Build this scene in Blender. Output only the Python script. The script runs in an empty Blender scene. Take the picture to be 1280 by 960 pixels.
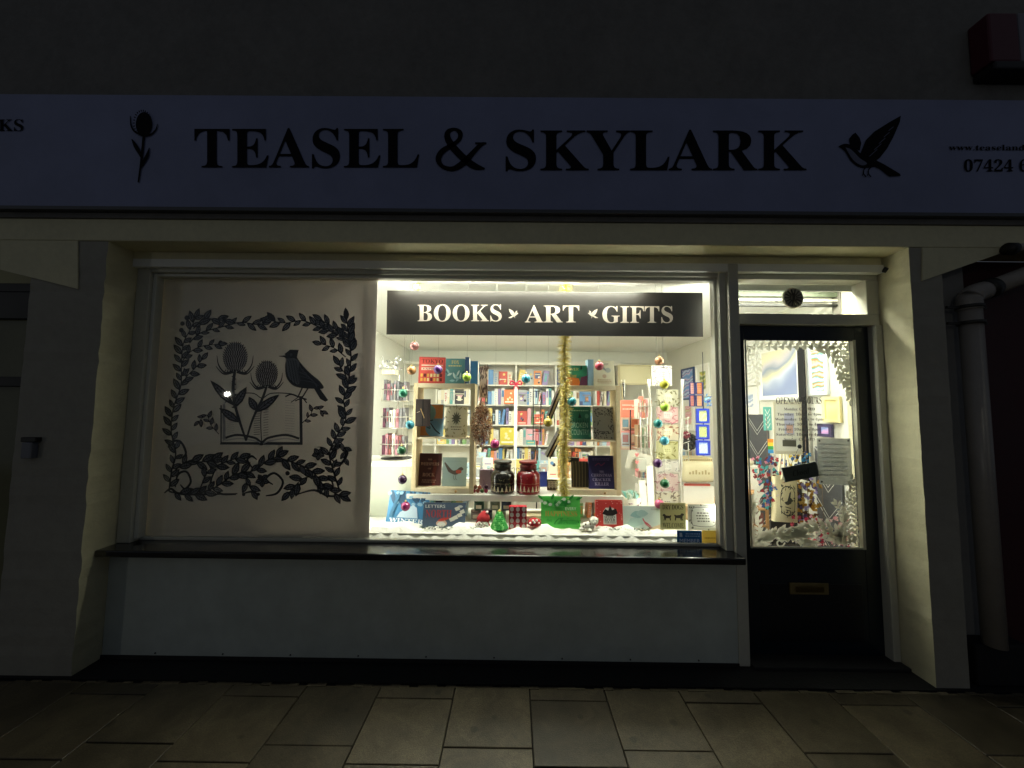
import bpy, bmesh, math, random
from mathutils import Vector, Matrix
random.seed(11)
S = bpy.context.scene
COL = S.collection
rad = math.radians
# ---------------------------------------------------------------- camera
F_PX = 455.0
PIT, YAW, ROL = rad(3.767), rad(-0.28), rad(0.587)
fw = Vector((math.sin(YAW)*math.cos(PIT), math.cos(YAW)*math.cos(PIT), math.sin(PIT)))
rt = fw.cross(Vector((0, 0, 1))).normalized()
up = rt.cross(fw)
r2 = rt*math.cos(ROL)+up*math.sin(ROL)
u2 = -rt*math.sin(ROL)+up*math.cos(ROL)
CAM = Vector((0, -2.24, 1.5))
cd = bpy.data.cameras.new('camera')
cd.sensor_width = 36; cd.sensor_fit = 'HORIZONTAL'; cd.lens = F_PX/1280*36
cd.clip_start = 0.02; cd.clip_end = 200
co = bpy.data.objects.new('camera', cd); COL.objects.link(co)
m = Matrix((r2, u2, -fw)).transposed().to_4x4(); m.translation = CAM
co.matrix_world = m
S.camera = co
# ---------------------------------------------------------------- world, street light, exposure
W = bpy.data.worlds.new('World'); S.world = W; W.use_nodes = True
bg = W.node_tree.nodes['Background']
bg.inputs[0].default_value = (0.74, 0.84, 1.0, 1); bg.inputs[1].default_value = 0.037
sd = bpy.data.lights.new('street_light', 'SUN'); sd.energy = 0.024; sd.angle = rad(0.5); sd.color = (1.0, .97, .84)
so = bpy.data.objects.new('street_light', sd); COL.objects.link(so)
so.rotation_euler = Vector((0.79, 1.0, -0.03)).to_track_quat('-Z', 'Y').to_euler()
S.view_settings.view_transform = 'Standard'; S.view_settings.look = 'None'
S.view_settings.exposure = 0.65; S.view_settings.gamma = 1
S.cycles.use_denoising = True
S.cycles.max_bounces = 10; S.cycles.diffuse_bounces = 6; S.cycles.transparent_max_bounces = 16
S.cycles.sample_clamp_indirect = 4
S.cycles.caustics_reflective = False; S.cycles.caustics_refractive = False
LAMP = 30.0      # radiance of the shop's tube lights and the added side fill


def at(x, y, Y=None, Z=None, X=None):
    """the point of the place seen at photo pixel x, y on a given plane (surveying the photograph)"""
    d = fw*F_PX+r2*(x-640)-u2*(y-480)
    t = (Z-CAM.z)/d.z if Z is not None else (Y-CAM.y)/d.y if Y is not None else X/d.x
    return CAM+d*t


# ---------------------------------------------------------------- materials
def lin(h):
    h = h.lstrip('#'); c = [int(h[i:i+2], 16)/255 for i in (0, 2, 4)]
    return tuple((v/12.92 if v <= .04045 else ((v+.055)/1.055)**2.4) for v in c)


MC = {}


def mat(hexc, rough=.6, metal=0, var=0.0, bump=0.0, scale=30, emit=0, trans=0, alpha=1, spec=.5, coat=0):
    key = (hexc, rough, metal, var, bump, scale, emit, trans, alpha, spec, coat)
    if key in MC: return MC[key]
    c = lin(hexc)
    mt = bpy.data.materials.new('paint_'+hexc.strip('#')); mt.use_nodes = True
    nt = mt.node_tree; b = nt.nodes['Principled BSDF']; out = nt.nodes['Material Output']
    b.inputs['Base Color'].default_value = (*c, 1); b.inputs['Roughness'].default_value = rough
    b.inputs['Metallic'].default_value = metal; b.inputs['Specular IOR Level'].default_value = spec
    b.inputs['Coat Weight'].default_value = coat
    if emit:
        b.inputs['Emission Color'].default_value = (*c, 1); b.inputs['Emission Strength'].default_value = emit
    if var or bump:
        tc = nt.nodes.new('ShaderNodeTexCoord')
        n = nt.nodes.new('ShaderNodeTexNoise'); n.inputs['Scale'].default_value = scale
        n.inputs['Detail'].default_value = 7; n.inputs['Roughness'].default_value = .65
        nt.links.new(tc.outputs['Object'], n.inputs['Vector'])
        if var:
            n2 = nt.nodes.new('ShaderNodeTexNoise'); n2.inputs['Scale'].default_value = scale*.09+.8
            n2.inputs['Detail'].default_value = 5
            nt.links.new(tc.outputs['Object'], n2.inputs['Vector'])
            av = nt.nodes.new('ShaderNodeMath'); av.operation = 'ADD'
            nt.links.new(n.outputs[0], av.inputs[0]); nt.links.new(n2.outputs[0], av.inputs[1])
            r = nt.nodes.new('ShaderNodeValToRGB')
            nt.links.new(av.outputs[0], r.inputs[0])
            r.color_ramp.elements[0].position = .0; r.color_ramp.elements[1].position = 1.0
            hv = nt.nodes.new('ShaderNodeMath'); hv.operation = 'MULTIPLY'; hv.inputs[1].default_value = .5
            nt.links.new(av.outputs[0], hv.inputs[0]); nt.links.new(hv.outputs[0], r.inputs[0])
            r.color_ramp.elements[0].position = .32; r.color_ramp.elements[1].position = .68
            r.color_ramp.elements[0].color = (*[v*(1-var) for v in c], 1)
            r.color_ramp.elements[1].color = (*[min(1, v*(1+var)) for v in c], 1)
            nt.links.new(r.outputs[0], b.inputs['Base Color'])
            mr = nt.nodes.new('ShaderNodeMapRange'); mr.inputs[3].default_value = max(0.03, rough-.12); mr.inputs[4].default_value = min(1, rough+.12)
            nt.links.new(n2.outputs[0], mr.inputs[0]); nt.links.new(mr.outputs[0], b.inputs['Roughness'])
        if bump:
            bp = nt.nodes.new('ShaderNodeBump'); bp.inputs['Strength'].default_value = bump; bp.inputs['Distance'].default_value = .006
            nt.links.new(n.outputs[0], bp.inputs['Height']); nt.links.new(bp.outputs[0], b.inputs['Normal'])
    if trans or alpha < 1:
        sh = b.outputs[0]
        if trans:
            t = nt.nodes.new('ShaderNodeBsdfTranslucent'); t.inputs[0].default_value = (*c, 1)
            mx = nt.nodes.new('ShaderNodeMixShader'); mx.inputs[0].default_value = trans
            nt.links.new(sh, mx.inputs[1]); nt.links.new(t.outputs[0], mx.inputs[2]); sh = mx.outputs[0]
        if alpha < 1:
            t = nt.nodes.new('ShaderNodeBsdfTransparent')
            mx = nt.nodes.new('ShaderNodeMixShader'); mx.inputs[0].default_value = alpha
            nt.links.new(t.outputs[0], mx.inputs[1]); nt.links.new(sh, mx.inputs[2]); sh = mx.outputs[0]
        nt.links.new(sh, out.inputs[0])
    MC[key] = mt
    return mt


def glass_mat():
    mt = bpy.data.materials.new('window_glass'); mt.use_nodes = True; nt = mt.node_tree
    nt.nodes.remove(nt.nodes['Principled BSDF']); out = nt.nodes['Material Output']
    t = nt.nodes.new('ShaderNodeBsdfTransparent'); t.inputs[0].default_value = (.955, .975, .96, 1)
    g = nt.nodes.new('ShaderNodeBsdfGlossy'); g.inputs['Roughness'].default_value = .015
    lw = nt.nodes.new('ShaderNodeLayerWeight'); lw.inputs[0].default_value = .5
    pw = nt.nodes.new('ShaderNodeMath'); pw.operation = 'POWER'; pw.inputs[1].default_value = 5; nt.links.new(lw.outputs['Facing'], pw.inputs[0])
    f = nt.nodes.new('ShaderNodeMath'); f.operation = 'MULTIPLY_ADD'; f.inputs[1].default_value = .9; f.inputs[2].default_value = .04; nt.links.new(pw.outputs[0], f.inputs[0])
    mx = nt.nodes.new('ShaderNodeMixShader')
    nt.links.new(f.outputs[0], mx.inputs[0]); nt.links.new(t.outputs[0], mx.inputs[1]); nt.links.new(g.outputs[0], mx.inputs[2])
    nt.links.new(mx.outputs[0], out.inputs[0]); return mt


def paving_mat(name, base, tint):
    mt = bpy.data.materials.new(name); mt.use_nodes = True; nt = mt.node_tree; b = nt.nodes['Principled BSDF']
    tc = nt.nodes.new('ShaderNodeTexCoord'); g = nt.nodes.new('ShaderNodeNewGeometry')
    n1 = nt.nodes.new('ShaderNodeTexNoise'); n1.inputs['Scale'].default_value = 3.2; n1.inputs['Detail'].default_value = 8
    n2 = nt.nodes.new('ShaderNodeTexNoise'); n2.inputs['Scale'].default_value = 190; n2.inputs['Detail'].default_value = 3
    for n in (n1, n2): nt.links.new(tc.outputs['Object'], n.inputs['Vector'])
    r = nt.nodes.new('ShaderNodeValToRGB'); nt.links.new(n1.outputs[0], r.inputs[0])
    r.color_ramp.elements[0].position = .3; r.color_ramp.elements[1].position = .7
    r.color_ramp.elements[0].color = (*[v*.7 for v in base], 1); r.color_ramp.elements[1].color = (*[v*1.3 for v in tint], 1)
    mr = nt.nodes.new('ShaderNodeMapRange'); mr.inputs[3].default_value = .6; mr.inputs[4].default_value = 1.3
    nt.links.new(g.outputs['Random Per Island'], mr.inputs[0])
    mx = nt.nodes.new('ShaderNodeMix'); mx.data_type = 'RGBA'; mx.blend_type = 'MULTIPLY'; mx.inputs[0].default_value = 1
    nt.links.new(r.outputs[0], mx.inputs[6]); nt.links.new(mr.outputs[0], mx.inputs[7])
    r3 = nt.nodes.new('ShaderNodeMapRange'); r3.inputs[1].default_value = .3; r3.inputs[2].default_value = .7; r3.inputs[3].default_value = .6; r3.inputs[4].default_value = 1.4
    nt.links.new(n2.outputs[0], r3.inputs[0])
    m2 = nt.nodes.new('ShaderNodeMix'); m2.data_type = 'RGBA'; m2.blend_type = 'MULTIPLY'; m2.inputs[0].default_value = 1
    nt.links.new(mx.outputs[2], m2.inputs[6]); nt.links.new(r3.outputs[0], m2.inputs[7])
    vo = nt.nodes.new('ShaderNodeTexVoronoi'); vo.inputs['Scale'].default_value = 5.5; nt.links.new(tc.outputs['Object'], vo.inputs['Vector'])
    r4 = nt.nodes.new('ShaderNodeMapRange'); r4.inputs[1].default_value = .085; r4.inputs[2].default_value = .12; r4.inputs[3].default_value = .5; r4.inputs[4].default_value = 1
    nt.links.new(vo.outputs['Distance'], r4.inputs[0])
    n5 = nt.nodes.new('ShaderNodeTexNoise'); n5.inputs['Scale'].default_value = 11; n5.inputs['Detail'].default_value = 10; n5.inputs['Distortion'].default_value = 1.5
    nt.links.new(tc.outputs['Object'], n5.inputs['Vector'])
    r5 = nt.nodes.new('ShaderNodeMapRange'); r5.inputs[1].default_value = .35; r5.inputs[2].default_value = .65; r5.inputs[3].default_value = .75; r5.inputs[4].default_value = 1.15
    nt.links.new(n5.outputs[0], r5.inputs[0])
    ml = nt.nodes.new('ShaderNodeMath'); ml.operation = 'MULTIPLY'; nt.links.new(r4.outputs[0], ml.inputs[0]); nt.links.new(r5.outputs[0], ml.inputs[1])
    m3 = nt.nodes.new('ShaderNodeMix'); m3.data_type = 'RGBA'; m3.blend_type = 'MULTIPLY'; m3.inputs[0].default_value = 1
    nt.links.new(m2.outputs[2], m3.inputs[6]); nt.links.new(ml.outputs[0], m3.inputs[7])
    nt.links.new(m3.outputs[2], b.inputs['Base Color'])
    rr = nt.nodes.new('ShaderNodeMapRange'); rr.inputs[3].default_value = .55; rr.inputs[4].default_value = .28
    nt.links.new(n1.outputs[0], rr.inputs[0]); nt.links.new(rr.outputs[0], b.inputs['Roughness'])
    bp = nt.nodes.new('ShaderNodeBump'); bp.inputs['Strength'].default_value = .5; bp.inputs['Distance'].default_value = .002
    nt.links.new(n2.outputs[0], bp.inputs['Height']); nt.links.new(bp.outputs[0], b.inputs['Normal'])
    return mt


def paint_mat(name, cols, scale=6, rot=.3, detail=4):
    """washy painted picture: bands of colour broken by noise"""
    mt = bpy.data.materials.new(name); mt.use_nodes = True; nt = mt.node_tree; b = nt.nodes['Principled BSDF']
    b.inputs['Roughness'].default_value = .5
    tc = nt.nodes.new('ShaderNodeTexCoord'); mp = nt.nodes.new('ShaderNodeMapping'); mp.inputs['Rotation'].default_value = (0, rot, 0)
    w = nt.nodes.new('ShaderNodeTexWave'); w.bands_direction = 'Z'; w.inputs['Scale'].default_value = scale
    w.inputs['Distortion'].default_value = 9; w.inputs['Detail'].default_value = detail; w.inputs['Detail Scale'].default_value = 1.2
    nt.links.new(tc.outputs['Object'], mp.inputs[0]); nt.links.new(mp.outputs[0], w.inputs['Vector'])
    r = nt.nodes.new('ShaderNodeValToRGB'); nt.links.new(w.outputs[0], r.inputs[0])
    e = r.color_ramp.elements
    while len(e) < len(cols): e.new(.5)
    for i, c in enumerate(cols):
        e[i].position = i/(len(cols)-1); e[i].color = (*lin(c), 1)
    nt.links.new(r.outputs[0], b.inputs['Base Color']); return mt


GLASS = glass_mat()


# ---------------------------------------------------------------- mesh helpers
class MB:
    """gathers shapes and links them as ONE mesh object"""
    def __init__(s): s.v = []; s.f = []; s.mi = []; s.ms = []; s.sm = []
    def slot(s, m):
        if m not in s.ms: s.ms.append(m)
        return s.ms.index(m)
    def add(s, vs, fs, m, smooth=False):
        o = len(s.v); s.v += [Vector(v) for v in vs]; k = s.slot(m)
        for f in fs: s.f.append([i+o for i in f]); s.mi.append(k); s.sm.append(smooth)
    def box(s, x0, x1, y0, y1, z0, z1, m, M=None):
        vs = [Vector((x, y, z)) for x in (x0, x1) for y in (y0, y1) for z in (z0, z1)]
        if M is not None: vs = [M @ v for v in vs]
        s.add(vs, [(0, 1, 3, 2), (4, 6, 7, 5), (0, 4, 5, 1), (2, 3, 7, 6), (0, 2, 6, 4), (1, 5, 7, 3)], m)
    def prism(s, pts, y0, y1, m):
        n = len(pts)
        vs = [(p[0], y0, p[1]) for p in pts]+[(p[0], y1, p[1]) for p in pts]
        s.add(vs, [list(range(n)), list(range(2*n-1, n-1, -1))]+[(i, i+n, (i+1) % n+n, (i+1) % n) for i in range(n)], m)
    def lathe(s, prof, m, n=20, c=(0, 0, 0), M=None, smooth=True):
        vs = []; fs = []
        for r, z in prof:
            for k in range(n):
                a = 2*math.pi*k/n; v = Vector((r*math.cos(a), r*math.sin(a), z))
                if M is not None: v = M @ v
                vs.append(v+Vector(c))
        for i in range(len(prof)-1):
            for k in range(n):
                fs.append((i*n+k, i*n+(k+1) % n, (i+1)*n+(k+1) % n, (i+1)*n+k))
        fs.append(list(range(n-1, -1, -1))); fs.append([(len(prof)-1)*n+k for k in range(n)])
        s.add(vs, fs, m, smooth)
    def ball(s, c, r, m, n=16, sq=(1, 1, 1)):
        h = n//2
        s.lathe([(max(1e-4, r*math.sin(math.pi*i/h)), -r*math.cos(math.pi*i/h)) for i in range(h+1)], m, n, c, Matrix.Diagonal(sq))
    def tube(s, pts, rs, m, n=8, smooth=True):
        pts = [Vector(p) for p in pts]
        if not isinstance(rs, (list, tuple)): rs = [rs]*len(pts)
        vs = []; fs = []
        for i, p in enumerate(pts):
            d = (pts[min(i+1, len(pts)-1)]-pts[max(i-1, 0)]).normalized()
            a = d.cross(Vector((0, 0, 1)) if abs(d.z) < .9 else Vector((1, 0, 0))).normalized(); b = d.cross(a)
            for k in range(n):
                t = 2*math.pi*k/n; vs.append(p+(a*math.cos(t)+b*math.sin(t))*rs[i])
        for i in range(len(pts)-1):
            for k in range(n): fs.append((i*n+k, i*n+(k+1) % n, (i+1)*n+(k+1) % n, (i+1)*n+k))
        fs.append(list(range(n-1, -1, -1))); fs.append([(len(pts)-1)*n+k for k in range(n)])
        s.add(vs, fs, m, smooth)
    def build(s, name, parent=None, loc=None, bevel=0, rot=None):
        me = bpy.data.meshes.new(name); me.from_pydata([tuple(v) for v in s.v], [], s.f)
        for m in s.ms: me.materials.append(m)
        for p, k, sm in zip(me.polygons, s.mi, s.sm): p.material_index = k; p.use_smooth = sm
        bm = bmesh.new(); bm.from_mesh(me)
        bmesh.ops.recalc_face_normals(bm, faces=bm.faces); bm.to_mesh(me); bm.free()
        o = bpy.data.objects.new(name, me); COL.objects.link(o); o.parent = parent
        if loc is not None: o.location = loc
        if rot is not None: o.rotation_euler = rot
        if bevel:
            b = o.modifiers.new('bevel', 'BEVEL'); b.width = bevel; b.segments = 2; b.limit_method = 'ANGLE'; b.angle_limit = rad(40)
        return o


def tag(o, label, cat, group=None, kind=None):
    if label: o['label'] = label
    if cat: o['category'] = cat
    if group: o['group'] = group
    if kind: o['kind'] = kind
    return o


def thing(name, label, cat, loc=(0, 0, 0), rot=(0, 0, 0), group=None):
    o = bpy.data.objects.new(name, None); COL.objects.link(o); o.empty_display_size = .05
    o.location = loc; o.rotation_euler = rot
    return tag(o, label, cat, group)


def struct(o): o['kind'] = 'structure'; return o


def crom(pts, n=6):
    """smooth curve through points (any dimension)"""
    P = [tuple(p) for p in pts]
    if len(P) < 3: return P
    Q = [P[0]]+P+[P[-1]]; out = []
    for i in range(1, len(Q)-2):
        a, b, c, d = Q[i-1:i+3]
        for k in range(n):
            t = k/n
            out.append(tuple(.5*((2*b[j])+(-a[j]+c[j])*t+(2*a[j]-5*b[j]+4*c[j]-d[j])*t*t+(-a[j]+3*b[j]-3*c[j]+d[j])*t**3) for j in range(len(b))))
    out.append(P[-1]); return out


def serif(s):
    o = ''
    for ch in s:
        if 'A' <= ch <= 'Z': o += chr(0x1D400+ord(ch)-65)
        elif 'a' <= ch <= 'z': o += chr(0x1D41A+ord(ch)-97)
        elif '0' <= ch <= '9': o += chr(0x1D7CE+ord(ch)-48)
        else: o += ch
    return o


TC = {}


def text_mesh(s):
    if s in TC: return TC[s]
    c = bpy.data.curves.new('lettering', 'FONT'); c.body = s; c.resolution_u = 3
    o = bpy.data.objects.new('lettering', c); COL.objects.link(o)
    dg = bpy.context.evaluated_depsgraph_get()
    me = bpy.data.meshes.new_from_object(o.evaluated_get(dg))
    vs = [(v.co.x, v.co.y) for v in me.vertices]; fs = [tuple(p.vertices) for p in me.polygons]
    bpy.data.objects.remove(o); bpy.data.curves.remove(c); bpy.data.meshes.remove(me)
    TC[s] = (vs, fs); return TC[s]


class Art:
    """flat print: shapes in a 2D plane, each a hair in front of the last; mp maps (u, v) to (X, Z)"""
    def __init__(s, mp=None, step=.00025): s.m = MB(); s.k = 1; s.mp = mp or (lambda u, v: (u, v)); s.step = step; s.lock = None; s.wrap = 0
    def _y(s):
        if s.lock is not None: return -s.lock*s.step
        s.k += 1; return -(s.k % s.wrap+1 if s.wrap else s.k)*s.step
    def faces(s, pts, fs, m):
        y = s._y(); s.m.add([(*(lambda q: (q[0], y, q[1]))(s.mp(*p)),) for p in pts], fs, m)
    def poly(s, pts, m): s.faces(pts, [list(range(len(pts)))], m)
    def rect(s, x0, y0, x1, y1, m): s.poly([(x0, y0), (x1, y0), (x1, y1), (x0, y1)], m)
    def disc(s, x, y, r, m, ry=None, n=14):
        ry = ry or r; s.poly([(x+r*math.cos(2*math.pi*k/n), y+ry*math.sin(2*math.pi*k/n)) for k in range(n)], m)
    def line(s, pts, w, m, smooth=True):
        """pts (x, y) or (x, y, width)"""
        P = [(*p[:2], (p[2] if len(p) > 2 else w)) for p in pts]
        if smooth: P = crom(P)
        a = []; b = []
        for i, (x, y, ww) in enumerate(P):
            x0, y0 = P[max(i-1, 0)][:2]; x1, y1 = P[min(i+1, len(P)-1)][:2]
            L = math.hypot(x1-x0, y1-y0) or 1; nx, ny = -(y1-y0)/L, (x1-x0)/L
            a.append((x+nx*ww/2, y+ny*ww/2)); b.append((x-nx*ww/2, y-ny*ww/2))
        n = len(P); s.faces(a+b, [(i, i+1, n+i+1, n+i) for i in range(n-1)], m)
    def leaf(s, x, y, ang, L, w, m, vein=None):
        c, q = math.cos(ang), math.sin(ang)
        prof = [(0, .05), (.18, .32), (.42, .5), (.68, .4), (.88, .18), (1, 0)]
        up_ = [(t*L, h*w) for t, h in prof]; dn = [(t*L, -h*w) for t, h in prof[-2::-1]]
        s.poly([(x+c*a-q*b, y+q*a+c*b) for a, b in up_+dn], m)
        if vein:
            s.poly([(x+c*L*(.16+.68*t)-q*h*w*.62, y+q*L*(.16+.68*t)+c*h*w*.62) for t, h in prof]+[(x+c*L*(.16+.68*t)+q*h*w*.62, y+q*L*(.16+.68*t)-c*h*w*.62) for t, h in prof[-2::-1]], vein)
            s.line([(x+c*L*.1, y+q*L*.1), (x+c*L*.85, y+q*L*.85)], w*.12, m, False)
            for f in (.35, .5, .65):
                for g in (1, -1): s.line([(x+c*L*f, y+q*L*f), (x+c*L*(f+.12)-g*q*w*.28, y+q*L*(f+.12)+g*c*w*.28)], w*.07, m, False)
    def vine(s, pts, m, L, w, step, stem=1.0, vein=None, spread=.75, sides=(1, -1), alt=0, berry=0):
        L *= 1.02; w *= 1.3; step *= .74
        P = crom(pts, 10); s.line([(*p[:2], stem*(1-.5*i/len(P))) for i, p in enumerate(P)], stem, m, False)
        d = 0; k = alt
        for i in range(1, len(P)-1):
            dx, dy = P[i][0]-P[i-1][0], P[i][1]-P[i-1][1]; d += math.hypot(dx, dy)
            if d >= step:
                d = 0; a = math.atan2(dy, dx); sd_ = sides[k % len(sides)]; k += 1
                q = random.uniform(.8, 1.15)
                s.leaf(P[i][0], P[i][1], a+sd_*spread*random.uniform(.85, 1.15), L*q, w*q, m, vein)
                if berry and k % 3 == 0:
                    s.disc(P[i][0]-math.sin(a)*-sd_*L*.5, P[i][1]-math.cos(a)*sd_*L*.5, berry, m)
        e = P[-1]; f = P[-3]; s.leaf(e[0], e[1], math.atan2(e[1]-f[1], e[0]-f[0]), L, w, m, vein)
    def text(s, t, x0, y0, x1, y1, m, ser=True, ital=0):
        vs, fs = text_mesh(serif(t) if ser else t)
        if not vs: return
        ax, bx = min(v[0] for v in vs), max(v[0] for v in vs); ay, by = min(v[1] for v in vs), max(v[1] for v in vs)
        s.faces([(x0+(v[0]-ax)/(bx-ax)*(x1-x0)+ital*(v[1]-ay), y0+(v[1]-ay)/(by-ay)*(y1-y0)) for v in vs], fs, m)
    def build(s, name, parent=None, loc=None, rot=None): return s.m.build(name, parent, loc, 0, rot)


# ================================================================= the setting
pave = paving_mat('paving_stone', (.054, .043, .025), (.068, .055, .034))
mb = MB()
jx = .1; XS = [jx+.398*k for k in range(-14, 15)]
for i in range(len(XS)-1):
    edge = -.185
    ys = [edge]
    y = -.262 if i % 2 == 0 else -.53
    while y > -4.5: ys.append(y); y -= .35 if i % 2 == 0 else .37
    for a, b in zip(ys, ys[1:]):
        g = .003; t = random.uniform(-.0018, .0018); z = [t+random.uniform(-.001, .001) for _ in range(4)]
        x0, x1 = XS[i]+g, XS[i+1]-g; y1, y0 = a-g, b+g; e = .002
        vs = [(x0, y0, -.02), (x1, y0, -.02), (x1, y1, -.02), (x0, y1, -.02),
              (x0, y0, z[0]-e), (x1, y0, z[1]-e), (x1, y1, z[2]-e), (x0, y1, z[3]-e),
              (x0+e, y0+e, z[0]), (x1-e, y0+e, z[1]), (x1-e, y1-e, z[2]), (x0+e, y1-e, z[3])]
        fs = [(8, 9, 10, 11)]+[(j, (j+1) % 4, 4+(j+1) % 4, 4+j) for j in range(4)]+[(4+j, 4+(j+1) % 4, 8+(j+1) % 4, 8+j) for j in range(4)]
        mb.add(vs, fs, pave)
struct(mb.build('pavement'))
mb = MB(); mb.box(-12, 12, -12, .25, -.15, -.012, mat('#15120e', .9, var=.3, bump=.6, scale=60)); struct(mb.build('ground'))
mb = MB()
nseg = 220
random.seed(4)
for i in range(nseg):
    x0 = -5.4+i*.05; d = random.uniform(-.010, .008); h = random.uniform(-.011, -.002)
    mb.box(x0, x0+.0501, -.183+d*.2, -.163+d, -.015, h, mat('#5a5140', .9, var=.4, bump=.8, scale=90))
struct(mb.build('mortar_edge'))
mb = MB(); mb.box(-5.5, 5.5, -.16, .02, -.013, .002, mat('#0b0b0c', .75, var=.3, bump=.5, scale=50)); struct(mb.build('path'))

white_in = mat('#e9eae2', .6, var=.04, scale=20)
mb = MB(); mb.box(-3.0, 2.36, .2, 3.6, -.01, .0, mat('#8d7a62', .5, var=.2)); struct(mb.build('interior_floor'))
mb = MB(); mb.box(-2.42, 2.36, .0, 3.6, 2.37, 2.42, mat('#f2f3ee', .7)); struct(mb.build('interior_ceiling'))
mb = MB(); mb.box(-2.42, 2.36, 3.3, 3.4, 0, 2.37, white_in); struct(mb.build('interior_wall_back'))
mb = MB(); mb.box(2.34, 2.42, .1, 3.3, 0, 2.37, mat('#d9d8cc', .6, var=.05)); struct(mb.build('interior_wall_right'))
mb = MB(); mb.box(-1.66, -1.6, .75, 3.3, 0, 2.37, white_in); struct(mb.build('interior_wall_left'))
mb = MB(); mb.box(-1.6, 2.34, 3.26, 3.3, 2.20, 2.25, white_in); struct(mb.build('interior_wall_moulding'))

# ================================================================= the building
cream = mat('#d9d2ae', .75, var=.10, bump=.35, scale=28)
render_dark = mat('#72706d', .9, var=.22, bump=.9, scale=22)
riser_m = mat('#b8bfb8', .5, var=.16, bump=.14, scale=7)
frame_w = mat('#c4c2b3', .45, var=.06, bump=.15, scale=25)
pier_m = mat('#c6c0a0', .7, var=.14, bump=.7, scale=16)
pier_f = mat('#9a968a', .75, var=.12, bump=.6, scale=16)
B = thing('shop_building', 'cream fronted shop building with dark render above and a lit display window', 'building')


def boxpart(name, x0, x1, y0, y1, z0, z1, m, parent=B, bevel=.004, label=None):
    q = MB(); q.box(x0, x1, y0, y1, z0, z1, m); o = q.build(name, parent, bevel=bevel)
    if label: o['label'] = label
    return o


boxpart('upper_wall', -6, 6, -.16, .3, 2.60, 6.5, render_dark)
boxpart('lintel', -6, 6, -.15, .05, 2.466, 2.60, cream, bevel=.006)
boxpart('lintel_wall', -2.42, 2.30, .0, .2, 2.42, 2.466, cream, bevel=0)


def rough_pier(x0, x1, y0, y1, label):
    q = MB(); nz = 48; ring = []
    random.seed(int(abs(x0)*100))
    jit = [random.uniform(-.004, .004) for _ in range(nz+1)]
    for i in range(nz+1):
        z = .002+(2.466-.004)*i/nz; j = jit[i]
        ring.append([(x0+(j if x0 > 0 else 0), y0+j*.6, z), (x1+(j if x0 < 0 else 0), y0+j*.4, z), (x1+(j*.3 if x0 < 0 else 0), y1, z), (x0+(j*.3 if x0 > 0 else 0), y1, z)])
    vs = [v for r in ring for v in r]
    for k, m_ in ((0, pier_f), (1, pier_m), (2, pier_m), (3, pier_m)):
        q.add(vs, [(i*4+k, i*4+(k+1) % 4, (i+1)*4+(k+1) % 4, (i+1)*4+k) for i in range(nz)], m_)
    o = q.build('pier', B); o['label'] = label


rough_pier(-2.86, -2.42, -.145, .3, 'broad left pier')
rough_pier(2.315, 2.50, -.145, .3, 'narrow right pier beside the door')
for pts in ([(0, 300), (97, 300), (97, 361), (0, 337)], [(1153, 303), (1268, 303), (1153, 351)]):
    q = MB(); pp = [at(x, y, Y=-.153) for x, y in pts]
    q.prism([(p.x, min(p.z, 2.463)) for p in pp], -.153, -.147, cream); q.build('haunch', B)
boxpart('stall_riser', -2.42, 1.335, .0, .12, .004, .62, riser_m)
boxpart('plinth', -2.42, 1.335, -.006, -.0005, .002, .022, mat('#101011', .8), bevel=0)
for k in range(9):
    q = MB(); q.ball((-2.1+k*.4, -.001, .035), .005, mat('#303030', .5), 8); q.build('screw', B)
ledge = MB(); ledge.box(-2.42, 1.345, -.085, .115, .612, .652, mat('#08080a', .22, var=.25, bump=.22, scale=9, coat=.5)); ledge.build('window_sill', B, bevel=.008)
# window frame
WF = MB(); fy0, fy1 = .03, .115
for a in ((-2.42, -2.335, fy0, fy1, .652, 2.42), (1.29, 1.335, fy0-.01, fy1, .652, 2.42), (-2.335, 1.29, fy0, fy1, 2.345, 2.42), (-2.335, 1.29, .085, fy1, .652, .672)):
    WF.box(*a, frame_w)
wf = WF.build('window_frame', B, bevel=.005)
q = MB()
for a in ((-2.334, -2.31, .05, .1, .672, 2.345), (1.272, 1.289, .05, .1, .672, 2.345), (-2.31, 1.272, .05, .1, 2.325, 2.344)): q.box(*a, mat('#d8d6c8', .4, var=.05))
q.build('glazing_bead', wf, bevel=.003)
q = MB(); q.box(-2.31, 1.272, .104, .110, .672, 2.325, GLASS); q.build('window_glass', wf)
# mullion between window and door
boxpart('mullion', 1.336, 1.402, -.002, .16, .004, 2.42, frame_w, bevel=.005)
# transom over the door
TF = MB()
for a in ((1.403, 2.31, .04, .14, 2.335, 2.42), (1.403, 2.31, .04, .15, 2.045, 2.115), (2.235, 2.315, .04, .15, 2.115, 2.335)):
    TF.box(*a, frame_w)
tf = TF.build('transom_frame', B, bevel=.004)
q = MB(); q.box(1.403, 2.235, .105, .110, 2.115, 2.335, GLASS); q.build('transom_glass', tf)
q = MB(); c = at(990, 373, Y=.10)
Mx = Matrix.Rotation(rad(90), 3, 'X'); vm = mat('#a9a392', .4, var=.1)
q.lathe([(.066, 0), (.070, .006), (.062, .014), (.056, .010), (.02, .010)], vm, 28, c, Mx)
for k in range(14):
    a = 2*math.pi*k/14; R_ = Matrix.Rotation(a, 3, 'Y')
    q.box(.018, .056, -.016, -.011, -.003, .003, mat('#4b473d', .5), Matrix.Translation(c) @ R_.to_4x4())
q.box(-.006, .006, -.02, -.012, -.03, .03, mat('#3c382f', .5), Matrix.Translation(c))
q.build('window_vent', tf)
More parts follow.
